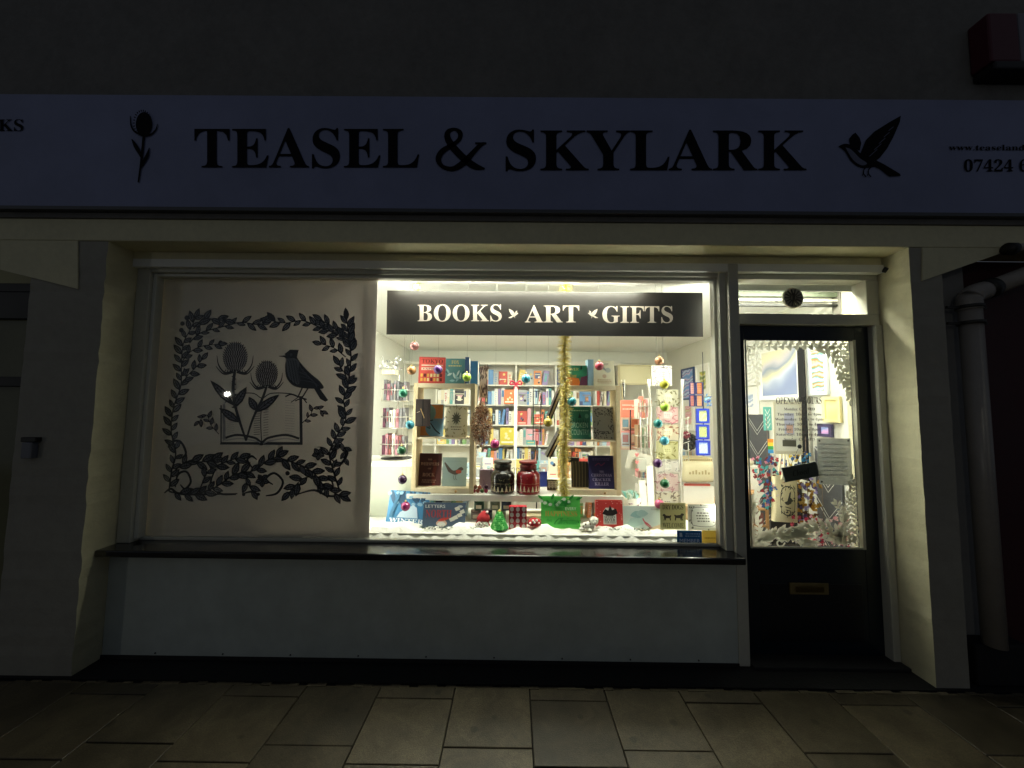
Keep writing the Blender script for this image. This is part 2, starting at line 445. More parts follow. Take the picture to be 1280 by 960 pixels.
# door frame
DF = MB()
DF.box(2.272, 2.315, .03, .16, .004, 2.045, frame_w)
df = DF.build('door_frame', B, bevel=.004)
# the door
navy = mat('#111b24', .32, var=.3, bump=.12, scale=20)
D = MB(); dx0, dx1, dz0, dz1 = 1.404, 2.270, .022, 2.043
g0, g1, h0, h1 = 1.475, 2.180, .652, 1.955
for a in ((dx0, g0, .08, .125, dz0, dz1), (g1, dx1, .08, .125, dz0, dz1), (g0, g1, .08, .125, h1, dz1), (g0, g1, .08, .125, dz0, h0)): D.box(*a, navy)
for a in ((dx0+.12, dx1-.12, .078, .083, .10, .44),): D.box(*a, mat('#0c0f17', .35))
D = D.build('door', B, bevel=.003, )
D['label'] = 'dark navy glazed shop door'
bead = MB(); bw = mat('#cfcdb6', .4)
for a in ((g0+.001, g0+.008, .072, .079, h0, h1), (g1-.018, g1-.001, .070, .095, h0, h1), (g0+.008, g1-.018, .072, .079, h0+.001, h0+.010), (g0+.008, g1-.018, .072, .079, h1-.006, h1-.001)): bead.box(*a, bw if a[0] > 2 or a[4] < .7 else mat('#3a3a3c', .4))
bead.build('glazing_bead', D)
q = MB(); q.box(g0, g1, .098, .103, h0, h1, GLASS); q.build('door_glass', D)
q = MB(); p = at(1010, 735, Y=.08); br = mat('#86754a', .38, .4, var=.3)
q.box(p.x-.118, p.x+.118, .068, .0795, p.z-.034, p.z+.034, br)
q.box(p.x-.085, p.x+.085, .060, .068, p.z-.018, p.z+.016, mat('#6e5e36', .4, 1))
q.build('letterbox', D, bevel=.003)
for yy in (533, 556):
    p = at(922, yy, Y=.08); q = MB()
    q.lathe([(.017, 0), (.017, .006), (.012, .010), (.004, .010)], mat('#5c5c5e', .35, 1), 18, (p.x, .079, p.z), Mx)
    q.build('door_lock', D)
boxpart('threshold', 1.403, 2.31, -.03, .17, .003, .022, mat('#1a1a1b', .8), bevel=.003)
# cable and hook at the top of the right pier
q = MB(); c0 = at(1117, 308, Y=-.05); c1 = at(1117, 325, Y=-.05); c2 = at(1113, 335, Y=-.02); c3 = at(1105, 340, Y=0.0)
q.tube(crom([c0, c1, c2, c3]), .009, mat('#0d0d0c', .6)); q.tube([c3, c3+Vector((0, -.02, .02))], .014, mat('#181817', .6)); q.build('cable', B)

def side_fill(x, label, k):  # added fill tubes, kept out of view, to brighten the fronts of the stock
    t = thing('fill_tube', label, 'fill light', (x, .178, .78), group='added fill tubes at the sides of the window display')
    q = MB(); q.box(-.02, .02, -.012, .0, 0, 1.5, mat('#e8e8e4', .5)); q.build('housing', t)
    q = MB(); q.box(-.015, .015, .0005, .022, .02, 1.48, mat('#fbfaea', .5, emit=LAMP*k)); q.build('tube', t)


side_fill(-.965, 'added upright fill tube hidden behind the edge of the printed window pane', 1.1)
side_fill(1.350, 'added upright fill tube hidden behind the right side of the window frame', 1.6)

# fascia sign --------------------------------------------------------------
fas = thing('fascia_sign', 'wide pale blue grey fascia board with black serif shop name above the window', 'sign', (0, -.19, 2.65))
q = MB(); q.box(-6, 6, .003, .037, .004, .70, mat('#7f86aa', .5, var=.16, bump=.06, scale=3)); q.build('board', fas, bevel=.003)
q = MB(); q.box(-6, 6, -.006, .045, -.018, .0035, mat('#4a4c52', .5, var=.1)); q.build('edge_trim', fas, bevel=.002)
ink = mat('#07070b', .8, spec=.15)
ink2 = mat('#5f637c', .6)


def fmap(x, y):
    p = at(x, y, Y=-.19); return (p.x, p.z-2.65)


A = Art(fmap); 
A.text('TEASEL', 243, 210.5, 524, 160, ink)
A.text('SKYLARK', 632, 214, 1008, 162, ink)
# ampersand, written with a broad nib
A.line([(607, 179, 2), (601, 181, 5), (592, 190, 6), (580, 203, 8), (566, 211, 6), (553, 208, 5), (548, 199, 7), (553, 189, 7), (566, 181, 5), (574, 174, 5), (575, 166, 6), (568, 161.5, 3.5), (560, 165, 6), (560, 174, 8), (568, 186, 9), (582, 200, 9), (594, 208, 8), (606, 211, 2)], 5, ink)
A.rect(594, 178, 608, 180.2, ink)
A.build('shop_name', fas)
A = Art(fmap)
A.text('KS', -2, 164, 29, 149, ink)
A.build('small_lettering', fas); A = Art(fmap)
A.text('www.teaselandskylark', 1186, 190, 1330, 181, ink)
A.build('web_address', fas); A = Art(fmap)
A.text('07424 6', 1205, 214.5, 1285, 199, ink)
A.build('phone_number', fas)
A = Art(fmap)     # teasel
A.disc(180, 155.5, 10.2, ink, 15.5, 24)
for k in range(26):
    a = 2*math.pi*k/26; A.lock = 40+k % 2; A.leaf(180+9*math.cos(a), 155.5+14*math.sin(a), a, 3.2, 1.6, ink)
A.lock = None
A.line([(163, 145, .8), (164, 157, 1.7), (169, 165, 2.2), (177, 168, 2.8)], 2, ink); A.line([(197, 155, .8), (195, 162, 1.7), (189, 168, 2.2), (182, 169, 2.8)], 2, ink)
A.line([(180, 168, 3), (178, 190, 3), (176, 207, 2.4), (173, 228, 1.8)], 2, ink, )
A.line([(165, 174, 1), (170, 183, 5), (175, 192, 4), (177, 197, 2)], 3, ink); A.line([(187, 185, 1), (184, 195, 4), (179, 204, 4), (176, 210, 2)], 3, ink)
A.build('teasel_motif', fas)


def bird(A, ox, oy, s, m, shade=None):
    T = lambda pts: [(ox+x*s, oy+y*s) if len((x, y)) == 2 else 0 for x, y in pts]
    cr = lambda pts: crom(T(pts+[pts[0]]), 4)[:-1]
    A.poly(cr([(0, 0), (12, -5), (26, -1), (44, 15), (62, 26), (74, 33), (66, 39), (42, 40), (24, 28), (12, 9)]), m)     # body
    if shade: A.poly(cr([(13, 2), (24, 6), (40, 22), (54, 32), (44, 36), (28, 26)]), shade)
    A.poly(T([(40, 22), (42, 12), (52, -12), (68, -28), (95, -45), (118, -58), (116, -46), (104, -18), (92, 4), (78, 22), (66, 30), (54, 28)]), m)
    A.poly(T([(22, 2), (20, -14), (26, -22), (32, -26), (40, -16), (43, -6), (40, 8), (34, 6)]), m)
    A.poly(T([(70, 26), (86, 34), (116, 52), (118, 56), (96, 57), (80, 44), (64, 36)]), m)
    for dx in (0, 9):
        A.line(T([(54+dx, 38), (48+dx, 44)])+T([(47+dx, 51), (52+dx, 58)]), 2.0*s, m)
        A.line(T([(48+dx, 48), (45+dx, 56)]), 1.4*s, m, False)


A = Art(fmap); bird(A, 1048, 183, .66, ink, ink2)
for k in range(5): A.line([(1086+k*6, 196-k*8), (1096+k*5, 187-k*7)], .8, ink2, False)
A.build('skylark_motif', fas)

# mural on the blanked left pane ---------------------------------------------
mur = thing('window_mural', 'white left window pane printed with teasels, crested lark and open book in leaves', 'window mural', (0, .1145, .672))
q = MB(); v0, v1 = -2.334, at(466, 500, Y=.1).x
q.box(v0, v1, 0, .003, -.015, 1.69, mat('#d6d0cb', .33, trans=.34, var=.03, scale=4)); q.build('white_film', mur)


def mmap(cx, cy):
    p = at(180+cx/2.823, 340+cy/2.823, Y=.1145); return (p.x, p.z-.672)


mk = mat('#323036', .5); gr = mat('#b2afb5', .55, trans=.5)
A = Art(mmap, .00005); A.wrap = 50
vn = dict(vein=gr)
# border: pts in enlarged-photo units
A.vine([(88, 775), (98, 700), (112, 640), (96, 560), (104, 480), (130, 400), (132, 320), (140, 250), (165, 200), (180, 165)], mk, 40, 15, 17, 6, **vn)
A.vine([(135, 400), (150, 370), (180, 340), (205, 310)], mk, 34, 14, 20, 4, **vn)
A.vine([(133, 320), (160, 285), (205, 262), (262, 255)], mk, 34, 13, 24, 4, spread=.6, **vn)
A.vine([(160, 250), (200, 215), (270, 195), (340, 178), (395, 185), (422, 178)], mk, 38, 13, 22, 5, spread=.5, **vn)
A.vine([(175, 200), (205, 172), (240, 165), (282, 172)], mk, 44, 17, 30, 4, spread=.5, **vn)
A.vine([(720, 400), (728, 340), (730, 280), (715, 240), (680, 220), (620, 195), (560, 172), (500, 180), (448, 172)], mk, 40, 15, 18, 5, spread=.6, **vn)
A.vine([(730, 290), (722, 230), (716, 170)], mk, 44, 16, 17, 5, spread=.55, **vn)
A.vine([(715, 240), (672, 200), (630, 172)], mk, 42, 15, 18, 4, spread=.55, **vn)
A.vine([(712, 300), (670, 268), (628, 255)], mk, 36, 14, 18, 4, **vn)
A.vine([(690, 770), (668, 700), (655, 640), (680, 580), (712, 520), (705, 450), (722, 390), (690, 330)], mk, 42, 16, 17, 6, **vn)
A.vine([(90, 775), (170, 785), (250, 760), (320, 715), (390, 700), (430, 670), (470, 650)], mk, 46, 18, 20, 6, spread=.6, **vn)
A.vine([(110, 700), (150, 670), (195, 670), (240, 665)], mk, 46, 18, 20, 5, spread=.5, **vn)
A.vine([(200, 760), (230, 700), (290, 670), (335, 655)], mk, 44, 17, 20, 5, spread=.55, **vn)
A.vine([(380, 700), (360, 730), (380, 770)], mk, 40, 16, 18, 5, **vn)
A.vine([(470, 655), (520, 670), (570, 690), (610, 720), (640, 760), (690, 788)], mk, 46, 18, 19, 6, spread=.6, **vn)
A.vine([(610, 720), (560, 730), (515, 775)], mk, 44, 18, 18, 5, spread=.6, **vn)
A.vine([(660, 640), (690, 600), (712, 640), (690, 690)], mk, 30, 13, 22, 5, **vn)
for pts in ([(110, 760), (120, 715), (150, 705), (165, 740), (145, 765), (128, 750)], [(250, 700), (235, 750), (270, 782), (325, 785)], [(390, 700), (365, 665), (380, 650), (398, 662)],
            [(430, 790), (470, 780), (490, 740), (460, 710), (430, 730), (455, 750)], [(540, 785), (600, 770), (650, 790), (705, 788)], [(650, 770), (615, 760), (620, 735), (660, 735), (668, 765)],
            [(85, 620), (100, 598), (130, 600), (148, 640), (125, 660)], [(72, 780), (95, 765), (120, 780), (180, 785), (330, 782)], [(700, 630), (718, 640), (690, 680), (660, 660)],
            [(282, 255), (270, 245), (262, 255)], [(350, 782), (380, 775), (404, 784)]):
    A.line([(*p, 8 if 0 < i < len(pts)-1 else 4) for i, p in enumerate(pts)], 6, mk)
for x, y, r in ((152, 162, 9), (136, 182, 8), (283, 163, 7), (270, 256, 7), (132, 205, 8), (352, 785, 6), (640, 765, 8), (507, 710, 8), (404, 784, 6)): A.disc(x, y, r, mk)
for cx, cy, s in ((418, 735, 26), (615, 642, 24)):
    for k in range(5): A.leaf(cx, cy, rad(72*k+20), s, s*.8, mk, gr)
A.build('leaf_border', mur)
A = Art(mmap, .00006)
# open book
A.line([(272, 470), (272, 605)], 5, mk, False)
A.poly([(270, 600), (558, 600), (560, 610), (268, 609)], mk)
A.poly([(548, 438), (558, 438), (560, 606), (550, 606)], mk)
A.poly([(278, 470), (287, 455), (288, 590), (278, 600)], gr)
A.line([(287, 460), (330, 432), (385, 428), (417, 445), (450, 428), (520, 430), (552, 445)], 3.4, mk)
A.line([(288, 585), (330, 575), (390, 585), (415, 600), (440, 585), (500, 575), (548, 588)], 8, mk)
A.line([(288, 594), (340, 588), (400, 598), (416, 606), (445, 596), (500, 588), (548, 596)], 4, gr)
A.line([(417, 445), (412, 520), (415, 600)], 3.4, mk)
for k in range(14):
    A.line([(498, 452+k*9), (532, 455+k*9)], 1.3, gr, False); A.line([(422, 460+k*9), (440, 457+k*9)], 1.4, mk, False); A.line([(388, 470+k*8), (410, 468+k*8)], 1.8, mk, False)
for k in range(8): A.line([(294, 520+k*7), (320, 517+k*7)], 1.4, gr, False)
A.disc(415, 607, 8, mk, 5)
A.build('book_drawing', mur)
A = Art(mmap, .00006)
for (cx, cy, rx, ry) in ((322, 300, 40, 52), (434, 360, 35, 45)):
    A.disc(cx, cy, rx, mat('#c2bfc4', .5, trans=.5), ry, 28); A.k += 1
    base = A.k
    for row in range(13):
        t = -1+2*(row+.5)/13; hw = math.sqrt(max(0, 1-t*t)); n = int(3+9*hw)
        for j in range(n):
            u = -1+2*(j+.5)/n; A.lock = base+1+row
            A.leaf(cx+u*rx*hw, cy+t*ry+4, -math.pi/2+u*.9, 12, 4.0, mk)
    A.lock = None; A.k = base+20
    for sx in (-1, 1):
        A.line([(cx+sx*8, cy+ry-2, 7), (cx+sx*rx*.9, cy+ry+3, 6), (cx+sx*rx*1.45, cy+ry*.55, 4), (cx+sx*rx*1.6, cy-ry*.1, 1.5)], 5, mk)
        A.line([(cx+sx*5, cy+ry+2, 5), (cx+sx*rx*1.0, cy+ry+8, 5), (cx+sx*rx*1.7, cy+ry*.62, 2)], 4, mk)
    for k in range(9): A.line([(cx-rx*.8+k*rx*.2, cy+ry*.85), (cx-rx*1.0+k*rx*.25, cy+ry*1.12)], 3, mk, False)
A.line([(322, 350, 10), (316, 420, 11), (328, 490, 10), (362, 595, 7)], 9, mk); A.line([(434, 405, 8), (418, 450, 9), (385, 520, 8), (362, 595, 6)], 8, mk)
for i in range(14): A.leaf(317+(i % 2)*4, 360+i*9, math.pi*(i % 2), 11, 5, mk)
for a, b in (((318, 470), (236, 382)), ((318, 480), (365, 405)), ((400, 490), (372, 440)), ((395, 495), (480, 432)), ((340, 530), (268, 480))):
    A.leaf(a[0], a[1], math.atan2(b[1]-a[1], b[0]-a[0]), math.dist(a, b), 30, mk, gr)
A.vine([(268, 572), (240, 540), (225, 505), (200, 525)], mk, 26, 10, 16, 3, **vn); A.vine([(560, 535), (590, 505), (605, 480), (632, 490)], mk, 26, 10, 16, 3, **vn)
A.build('teasel_drawing', mur)
A = Art(mmap, .00006)
A.poly(crom([(474, 296), (496, 294), (520, 290), (545, 276), (540, 300), (560, 330), (590, 360), (620, 385), (634, 410), (600, 412), (560, 410), (525, 400), (502, 370), (498, 330), (500, 304), (474, 298)], 4)[:-1], mk)
A.poly([(495, 290), (515, 274), (546, 275), (540, 300), (510, 300)], mk)
A.poly([(596, 405), (616, 405), (650, 452), (640, 458), (622, 448)], mk)
A.poly(crom([(504, 320), (520, 318), (530, 350), (528, 385), (508, 366)], 4), gr)
A.poly(crom([(502, 306), (530, 304), (548, 320), (545, 350), (552, 385), (540, 396), (515, 378), (503, 345)], 4)[:-1], mat('#c2bfc4', .5, trans=.5))
for k in range(11):
    for j in range(4): A.line([(506+j*9+k*1.5, 312+k*7.5), (511+j*9+k*1.5, 319+k*7.5)], 1.8, mk, False)
for k in range(6): A.line([(550+k*10, 330+k*12), (566+k*10, 362+k*8)], 2, gr)
for k in range(3): A.line([(535+k*8, 350+k*16), (575+k*10, 365+k*12), (612, 398+k*4)], 2, gr)
A.disc(520, 292, 4.5, gr)
for a in (([(560, 408), (545, 440)]), ([(580, 410), (558, 445)])): A.line(a, 5, mk, False)
A.line([(500, 440), (520, 432), (545, 440), (575, 450)], 5, mk); A.line([(535, 455), (560, 446), (575, 462)], 4, mk); A.line([(520, 460), (545, 442)], 3, mk, False)
A.build('bird_drawing', mur)

# ================================================================= neighbours
NL = thing('neighbouring_shopfront', 'dark framed unlit neighbouring shop window at the far left edge', 'shopfront', (-3.3, .0, 0))
blk = mat('#07070a', .5, var=.2)
q = MB()
for a in ((-.9, .445, -.03, .06, 2.19, 2.245), (.395, .445, -.03, .06, 0.03, 2.19), (-.9, .395, -.03, .06, 1.60, 1.66), (-.9, .395, -.03, .06, 2.02, 2.19), (-.9, .395, -.03, .06, .03, .3)): q.box(*a, blk)
for a in ((.18, .395, -.02, .05, 1.66, 2.02), (.22, .395, -.02, .05, .3, 1.60)): pass
q.box(.34, .395, -.025, .055, .3, 2.02, blk)
q.build('frame', NL, bevel=.004)
for z0, z1 in ((.3, 1.60), (1.66, 2.02)):
    q = MB(); q.box(-.9, .34, .0, .006, z0, z1, mat('#77755a', .12, var=.1)); q.build('window_pane', NL)
q = MB(); q.box(-.9, .445, -.02, .05, 2.246, 2.462, mat('#a39d6c', .4)); q.build('top_panel', NL)
NW = thing('side_wall', 'dark wall of the passage beside the drainpipe at the right edge', 'wall', (2.9, .0, 0))
q = MB(); q.box(-.40, -.135, -.03, .3, .002, 2.4655, mat('#8b8a88', .8, var=.15, bump=.6, scale=14)); q.build('wall_face', NW)
q = MB(); q.box(-.134, 2.5, .05, .3, .002, 2.4655, mat('#3a0d12', .6, var=.2)); q.build('maroon_panel', NW)
# drainpipe
DP = thing('drainpipe', 'pale round drainpipe with a sloping upper arm at the right edge of the shop', 'drainpipe', (0, -.13, 0))
pm = mat('#8f8983', .35, var=.12, bump=.1, scale=20)
pa = at(1212, 385, Y=-.13); pb = at(1243, 800, Y=-.13); pe = at(1207, 368, Y=-.13); pf = at(1300, 333, Y=-.13)
px = (pa.x+pb.x)/2; r_ = .048
q = MB(); q.tube([(px, 0, .22), (px, 0, pa.z)], r_, pm, 20); q.build('pipe', DP)
q = MB(); q.tube(crom([(px, 0, pa.z-.01), (px, 0, pa.z+.05), (px+.03, 0, pa.z+.085), (px+.09, 0, pa.z+.105)]), r_*1.12, pm, 20); q.build('elbow', DP)
q = MB(); q.tube([(px+.08, 0, pa.z+.10), (pf.x+.2, 0, pf.z+.06)], r_, pm, 20); q.build('upper_arm', DP)
q = MB(); q.tube([(px+.095, 0, pa.z+.108), (px+.14, 0, pa.z+.124)], r_*1.22, mat('#15140f', .5), 20); q.build('rubber_collar', DP)
for zz in (pa.z-.005, pa.z-.10):
    q = MB(); q.tube([(px, 0, zz), (px, 0, zz+.02)], r_*1.2, mat('#2b2924', .5), 20)
    q.box(px-.13, px+.10, .0, .012, zz+.002, zz+.016, mat('#2b2924', .5)); q.build('bracket', DP)
q = MB(); q.box(px-.10, px+.2, -.0, .10, -.12+.123, .22, mat('#121114', .8, var=.2, bump=.6, scale=20)); q.build('drain_block', DP, bevel=.01)
ts = thing('stub_pipe', 'small black ended pipe stub under the lintel at the right edge', 'pipe', (0, -.19, 0))
a_ = at(1263, 311, Y=-.19); b_ = at(1300, 306, Y=-.19)
q = MB(); q.tube([(a_.x, 0, a_.z), (b_.x, 0, b_.z)], .022, mat('#9a948c', .4), 14); q.build('pipe', ts)
q = MB(); q.tube([(a_.x-.02, 0, a_.z), (a_.x+.02, 0, a_.z)], .034, mat('#0d0c0b', .5), 14); q.build('end_collar', ts)
# alarm box
AL = thing('alarm_box', 'dark red and white alarm box mounted on the upper wall at top right', 'alarm box', (0, -.162, 0))
a0 = at(1232, 22, Y=-.25); a1 = at(1300, 85, Y=-.25)
q = MB(); q.box(a0.x, a0.x+.17, -.10, .0, a1.z+.03, a0.z+.02, mat('#4a1022', .5)); q.build('red_side', AL, bevel=.01)
q = MB(); q.box(a0.x+.171, a0.x+.42, -.10, .0, a1.z+.03, a0.z+.02, mat('#6d6d78', .4)); q.build('pale_front', AL, bevel=.01)
q = MB(); q.box(a0.x+.01, a0.x+.41, -.105, .0, a1.z-.02, a1.z+.029, mat('#060607', .5)); q.build('black_base', AL, bevel=.01)
# small box on the left pier
SB = thing('bell_box', 'small grey box with black cover on the left pier', 'bell box', (0, -.145, 0))
s0 = at(38, 566, Y=-.16)
q = MB(); q.box(s0.x-.045, s0.x+.04, -.03, 0, s0.z+.062, s0.z+.088, mat('#050506', .5)); q.build('cover', SB, bevel=.003)
q = MB(); q.box(s0.x-.03, s0.x+.025, -.035, 0, s0.z-.03, s0.z+.06, mat('#6c6e78', .5)); q.build('box', SB, bevel=.004)

# ================================================================= shop lights
def ceiling_light(x, y, L, w, label, turn=0, z=2.37, k=1.0, dp=.016):
    t = thing('ceiling_light', label, 'ceiling light', (x, y, z), (0, 0, turn), 'tube lights on the shop ceiling')
    q = MB(); q.box(-L/2-.02, L/2+.02, -w/2-.01, w/2+.01, -dp*.5, -.001, mat('#e8e8e4', .5)); q.build('housing', t, bevel=.004)
    q = MB(); q.box(-L/2, L/2, -w/2, w/2, -dp, -dp*.5-.001, mat('#fbfaea', .5, emit=LAMP*k)); q.build('diffuser', t)
    return t


ceiling_light(.02, .150, 1.7, .05, 'bright tube light along the top of the window in front of the black hanging sign', k=3.7)
ceiling_light(-.35, .75, 1.3, .16, 'wide tube light on the shop ceiling behind the left half of the hanging sign', k=.6)
ceiling_light(.95, .80, 1.0, .16, 'wide tube light on the shop ceiling behind the right half of the hanging sign', k=.6)
ceiling_light(-.1, 1.65, 1.6, .18, 'long tube light on the shop ceiling nearest the bookcase', k=.62)
dl = ceiling_light(1.86, .19, .7, .05, 'short tube light with a white front baffle inside above the shop door', k=3.2)
q = MB(); q.box(-.38, .38, -.05, -.04, -.075, -.001, mat('#e8e8e4', .5)); q.build('baffle', dl)


# ================================================================= display fittings
white = mat('#eceae0', .5, var=.04, scale=25)
oak = mat('#e0cda4', .55, var=.16, bump=.15, scale=34)
oak_l = mat('#ebdcba', .55, var=.12, bump=.12, scale=34)
BEDZ = .70
t = thing('display_platform', 'white platform filling the bottom of the lit window', 'platform', (0, .13, 0))
q = MB(); q.box(-1.6, 1.27, .0, .60, .56, BEDZ, white); q.build('top', t, bevel=.004)
q = MB(); q.box(-1.6, 1.27, .57, .598, .002, .559, white); q.build('rear_panel', t)
# middle shelf
sz = at(640, 619, Y=.34).z
sx0, sx1 = at(508, 620, Y=.34).x, at(780, 620, Y=.34).x
t = thing('display_shelf', 'long white shelf carrying the glass jars and both oak display frames', 'shelf', (0, .34, 0))
q = MB(); q.box(sx0, sx1, 0, .34, sz-.045, sz, white); q.build('board', t, bevel=.003)
for x in (sx0+.03, -.22, .30, sx1-.05):
    q = MB(); q.box(x, x+.03, .28, .31, BEDZ+.001, sz-.046, white); q.build('leg', t)
# left shelf with the card spinner
lz = at(490, 577, Y=.45).z
lx0, lx1 = at(440, 577, Y=.45).x, at(516, 577, Y=.45).x
t = thing('side_shelf', 'high white boxed shelf at the left edge of the window under the card spinner', 'shelf', (0, .45, 0))
q = MB(); q.box(lx0, lx1, 0, .35, lz-.035, lz, white); q.build('board', t, bevel=.003)
q = MB(); q.box(lx0, lx1-.01, .012, .03, BEDZ+.001, lz-.036, mat('#b4b8a8', .6, var=.05)); q.build('front_panel', t)
# bookcase ------------------------------------------------------------
BC = thing('bookcase', 'tall white bookcase full of books along the back wall', 'bookcase', (0, 3.0, 0))
bx = [-1.59, -1.116, -.541, .034, .609, 1.184, 1.52]
rows = [2.125, 1.834, 1.547, 1.26, .973, .686, .40]
q = MB(); q.box(-1.59, 1.52, .245, .26, .02, 2.14, mat('#e6e4da', .6)); q.build('back_panel', BC)
q = MB(); q.box(-1.60, 1.535, -.01, .245, 2.125, 2.165, white); q.build('top_board', BC)
for i, x in enumerate(bx):
    q = MB(); q.box(x-.011 if i else x, x+.011, 0, .244, .02, 2.124, white); q.build('upright', BC)
for i in range(len(bx)-1):
    for z in rows[1:]:
        q = MB(); q.box(bx[i]+.0115, bx[i+1]-.0115, .004, .244, z-.018, z, white); q.build('shelf', BC)
spine = [('red', '#cf5a50'), ('orange', '#ea9a62'), ('cream', '#f0e8d2'), ('blue', '#6a98cc'), ('teal', '#6fb3b0'), ('green', '#8fb57e'), ('yellow', '#ecd580'), ('pink', '#e8b6c0'),
         ('white', '#f6f4ee'), ('grey', '#b3b6b8'), ('navy', '#4c5a85'), ('purple', '#a090c0'), ('brown', '#9c7a60'), ('black', '#3c3c42'), ('pale blue', '#c2dcea')]
wts = [8, 9, 18, 7, 5, 5, 6, 7, 24, 7, 3, 4, 3, 2, 10]
ordn = ['first', 'second', 'third', 'fourth', 'fifth', 'sixth', 'seventh', 'eighth', 'ninth', 'tenth', 'eleventh', 'twelfth', 'thirteenth', 'fourteenth']
shn = ['top', 'second', 'third', 'fourth', 'fifth', 'sixth']
bay = ['far left', 'second', 'third', 'fourth', 'fifth', 'far right']


def spine_book(w, h, d, hx, pat):
    q = MB(); m_ = mat(hx, .5); m2 = mat(random.choice(spine)[1], .5)
    q.box(0, w, 0, d, 0, h, m_)
    if pat == 0: q.box(w*.15, w*.85, -.0008, 0, h*.45, h*.85, m2)
    if pat == 1:
        q.box(0, w, -.0008, 0, h*.74, h*.8, m2); q.box(w*.3, w*.7, -.0008, 0, h*.25, h*.68, m2)
    if pat == 2:
        for k in range(5): q.box(w*.25, w*(.6+.1*(k % 3)), -.0008, 0, h*(.2+.13*k), h*(.26+.13*k), m2)
    if pat == 3: q.box(0, w, -.0008, 0, 0, h*.3, m2)
    return q


random.seed(21)
nb = 0
for r in range(6):
    for b_ in range(1, 6):
        x = bx[b_]+.016; end = bx[b_+1]-.016; z = rows[r+1]+.001; n = 0
        if b_ in (1, 5) and r in (4, 5): continue
        if r == 5: continue
        while n < 14:
            if r == 0: w = random.uniform(.05, .085); face = False
            else: w = random.uniform(.028, .05); face = False
            if random.random() < (.12 if r else .2): w = random.uniform(.11, .15); face = True
            if x+w > end: break
            h = random.uniform(.185, .245) if not face else random.uniform(.19, .24)
            cn, hx = random.choices(spine, wts)[0]
            q = spine_book(w, h, .12 if not face else .03, hx, random.randrange(5))
            if face:
                A = Art(); A.m = q; A.k = 4
                for k in range(random.randint(3, 6)):
                    m2 = mat(random.choice(spine)[1], .5)
                    xx, zz = random.uniform(.1, .7)*w, random.uniform(.08, .75)*h
                    random.choice([lambda: A.disc(xx+w*.1, zz+w*.1, w*.14, m2), lambda: A.rect(w*.15, zz, w*.85, zz+.012, m2), lambda: A.leaf(xx, zz, 1, w*.3, w*.2, m2)])()
            lean = rad(random.choice([0, 0, 0, 0, 0, 9])) if (not face and x+w+.05 < end) else 0
            o = q.build('book', None, (x, 3.02+random.uniform(0, .04), z), 0, (rad(-6) if face else 0, lean, 0))
            lab = f"{cn} {'book shown face out' if face else 'book spine'}, {ordn[n]} from left on {shn[r]} shelf of {bay[b_]} bookcase bay"
            tag(o, lab, 'book', 'books on the back bookcase'); nb += 1; n += 1
            x += w+.003+(h*math.sin(lean))
# ------------------------------------------------------------- front facing books
def px_place(x0, y0, x1, y1, Y):
    a = at((x0+x1)/2, y1, Y=Y); s = (Y-CAM.y)/F_PX
    return a, (x1-x0)*s, (y1-y0)*s


def lighten(h, k=.80):
    c = [int(h.lstrip('#')[i:i+2], 16)/255 for i in (0, 2, 4)]
    return '#'+''.join('%02x' % int(255*min(1, v**k*1.03)) for v in c)


def book(rect, Y, label, cover, spinec=None, art=None, thick=.025, turn=0, lean=8, land=False, base=None, name='book', cat='book', group=None, roll=0, pages='#efe8d6'):
    a, w, h = px_place(*rect, Y)
    z = a.z if base is None else base+.001
    if base is not None: h = max(.03, h+(a.z-z))
    t = thing(name, label, cat, (a.x, Y, z), (rad(-lean), rad(roll), rad(turn)), group)
    cover = lighten(cover); spinec = lighten(spinec) if spinec else None
    cm = mat(cover, .42); q = MB(); c = .002
    q.box(-w/2, w/2, 0, c, 0, h, cm); q.box(-w/2, w/2, thick-c, thick, 0, h, cm); q.box(-w/2, -w/2+c, c, thick-c, 0, h, mat(spinec or cover, .45)); q.build('cover', t)
    q = MB(); q.box(-w/2+c+.0005, w/2-.003, c+.0003, thick-c-.0003, .003, h-.003, mat(pages, .8, var=.06, scale=200)); q.build('pages', t)
    if art:
        A = Art(lambda u, v: ((u-.5)*w, v*h)); A.asp = h/w
        art(A); A.build('cover_art', t)
    return t


def card(rect, Y, label, art, name='framed_print', cat='print', frame=None, fw_=.012, back='#f1eee2', turn=0, lean=4, base=None, thick=.006, group=None, roll=0, artname='picture'):
    a, w, h = px_place(*rect, Y); z = a.z if base is None else base+.001
    if base is not None: h = max(.02, h+(a.z-z))
    t = thing(name, label, cat, (a.x, Y, z), (rad(-lean), rad(roll), rad(turn)), group)
    bm_ = back if not isinstance(back, str) else mat(lighten(back), .55, var=.03, trans=.45 if thick < .01 else 0)
    q = MB(); q.box(-w/2, w/2, 0, thick, 0, h, bm_); q.build('backing', t)
    if frame:
        fm = mat(frame, .45, var=.05); q = MB(); d0, d1 = -.012, thick+.001
        for b in ((-w/2-.001, -w/2+fw_, 0, h), (w/2-fw_, w/2+.001, 0, h), (-w/2+fw_, w/2-fw_, -.001, fw_), (-w/2+fw_, w/2-fw_, h-fw_, h+.001)): q.box(b[0], b[1], d0, d1, b[2], b[3], fm)
        q.build('frame', t)
    if art:
        A = Art(lambda u, v: ((u-.5)*w, v*h)); A.asp = h/w; art(A); A.build(artname, t)
    return t


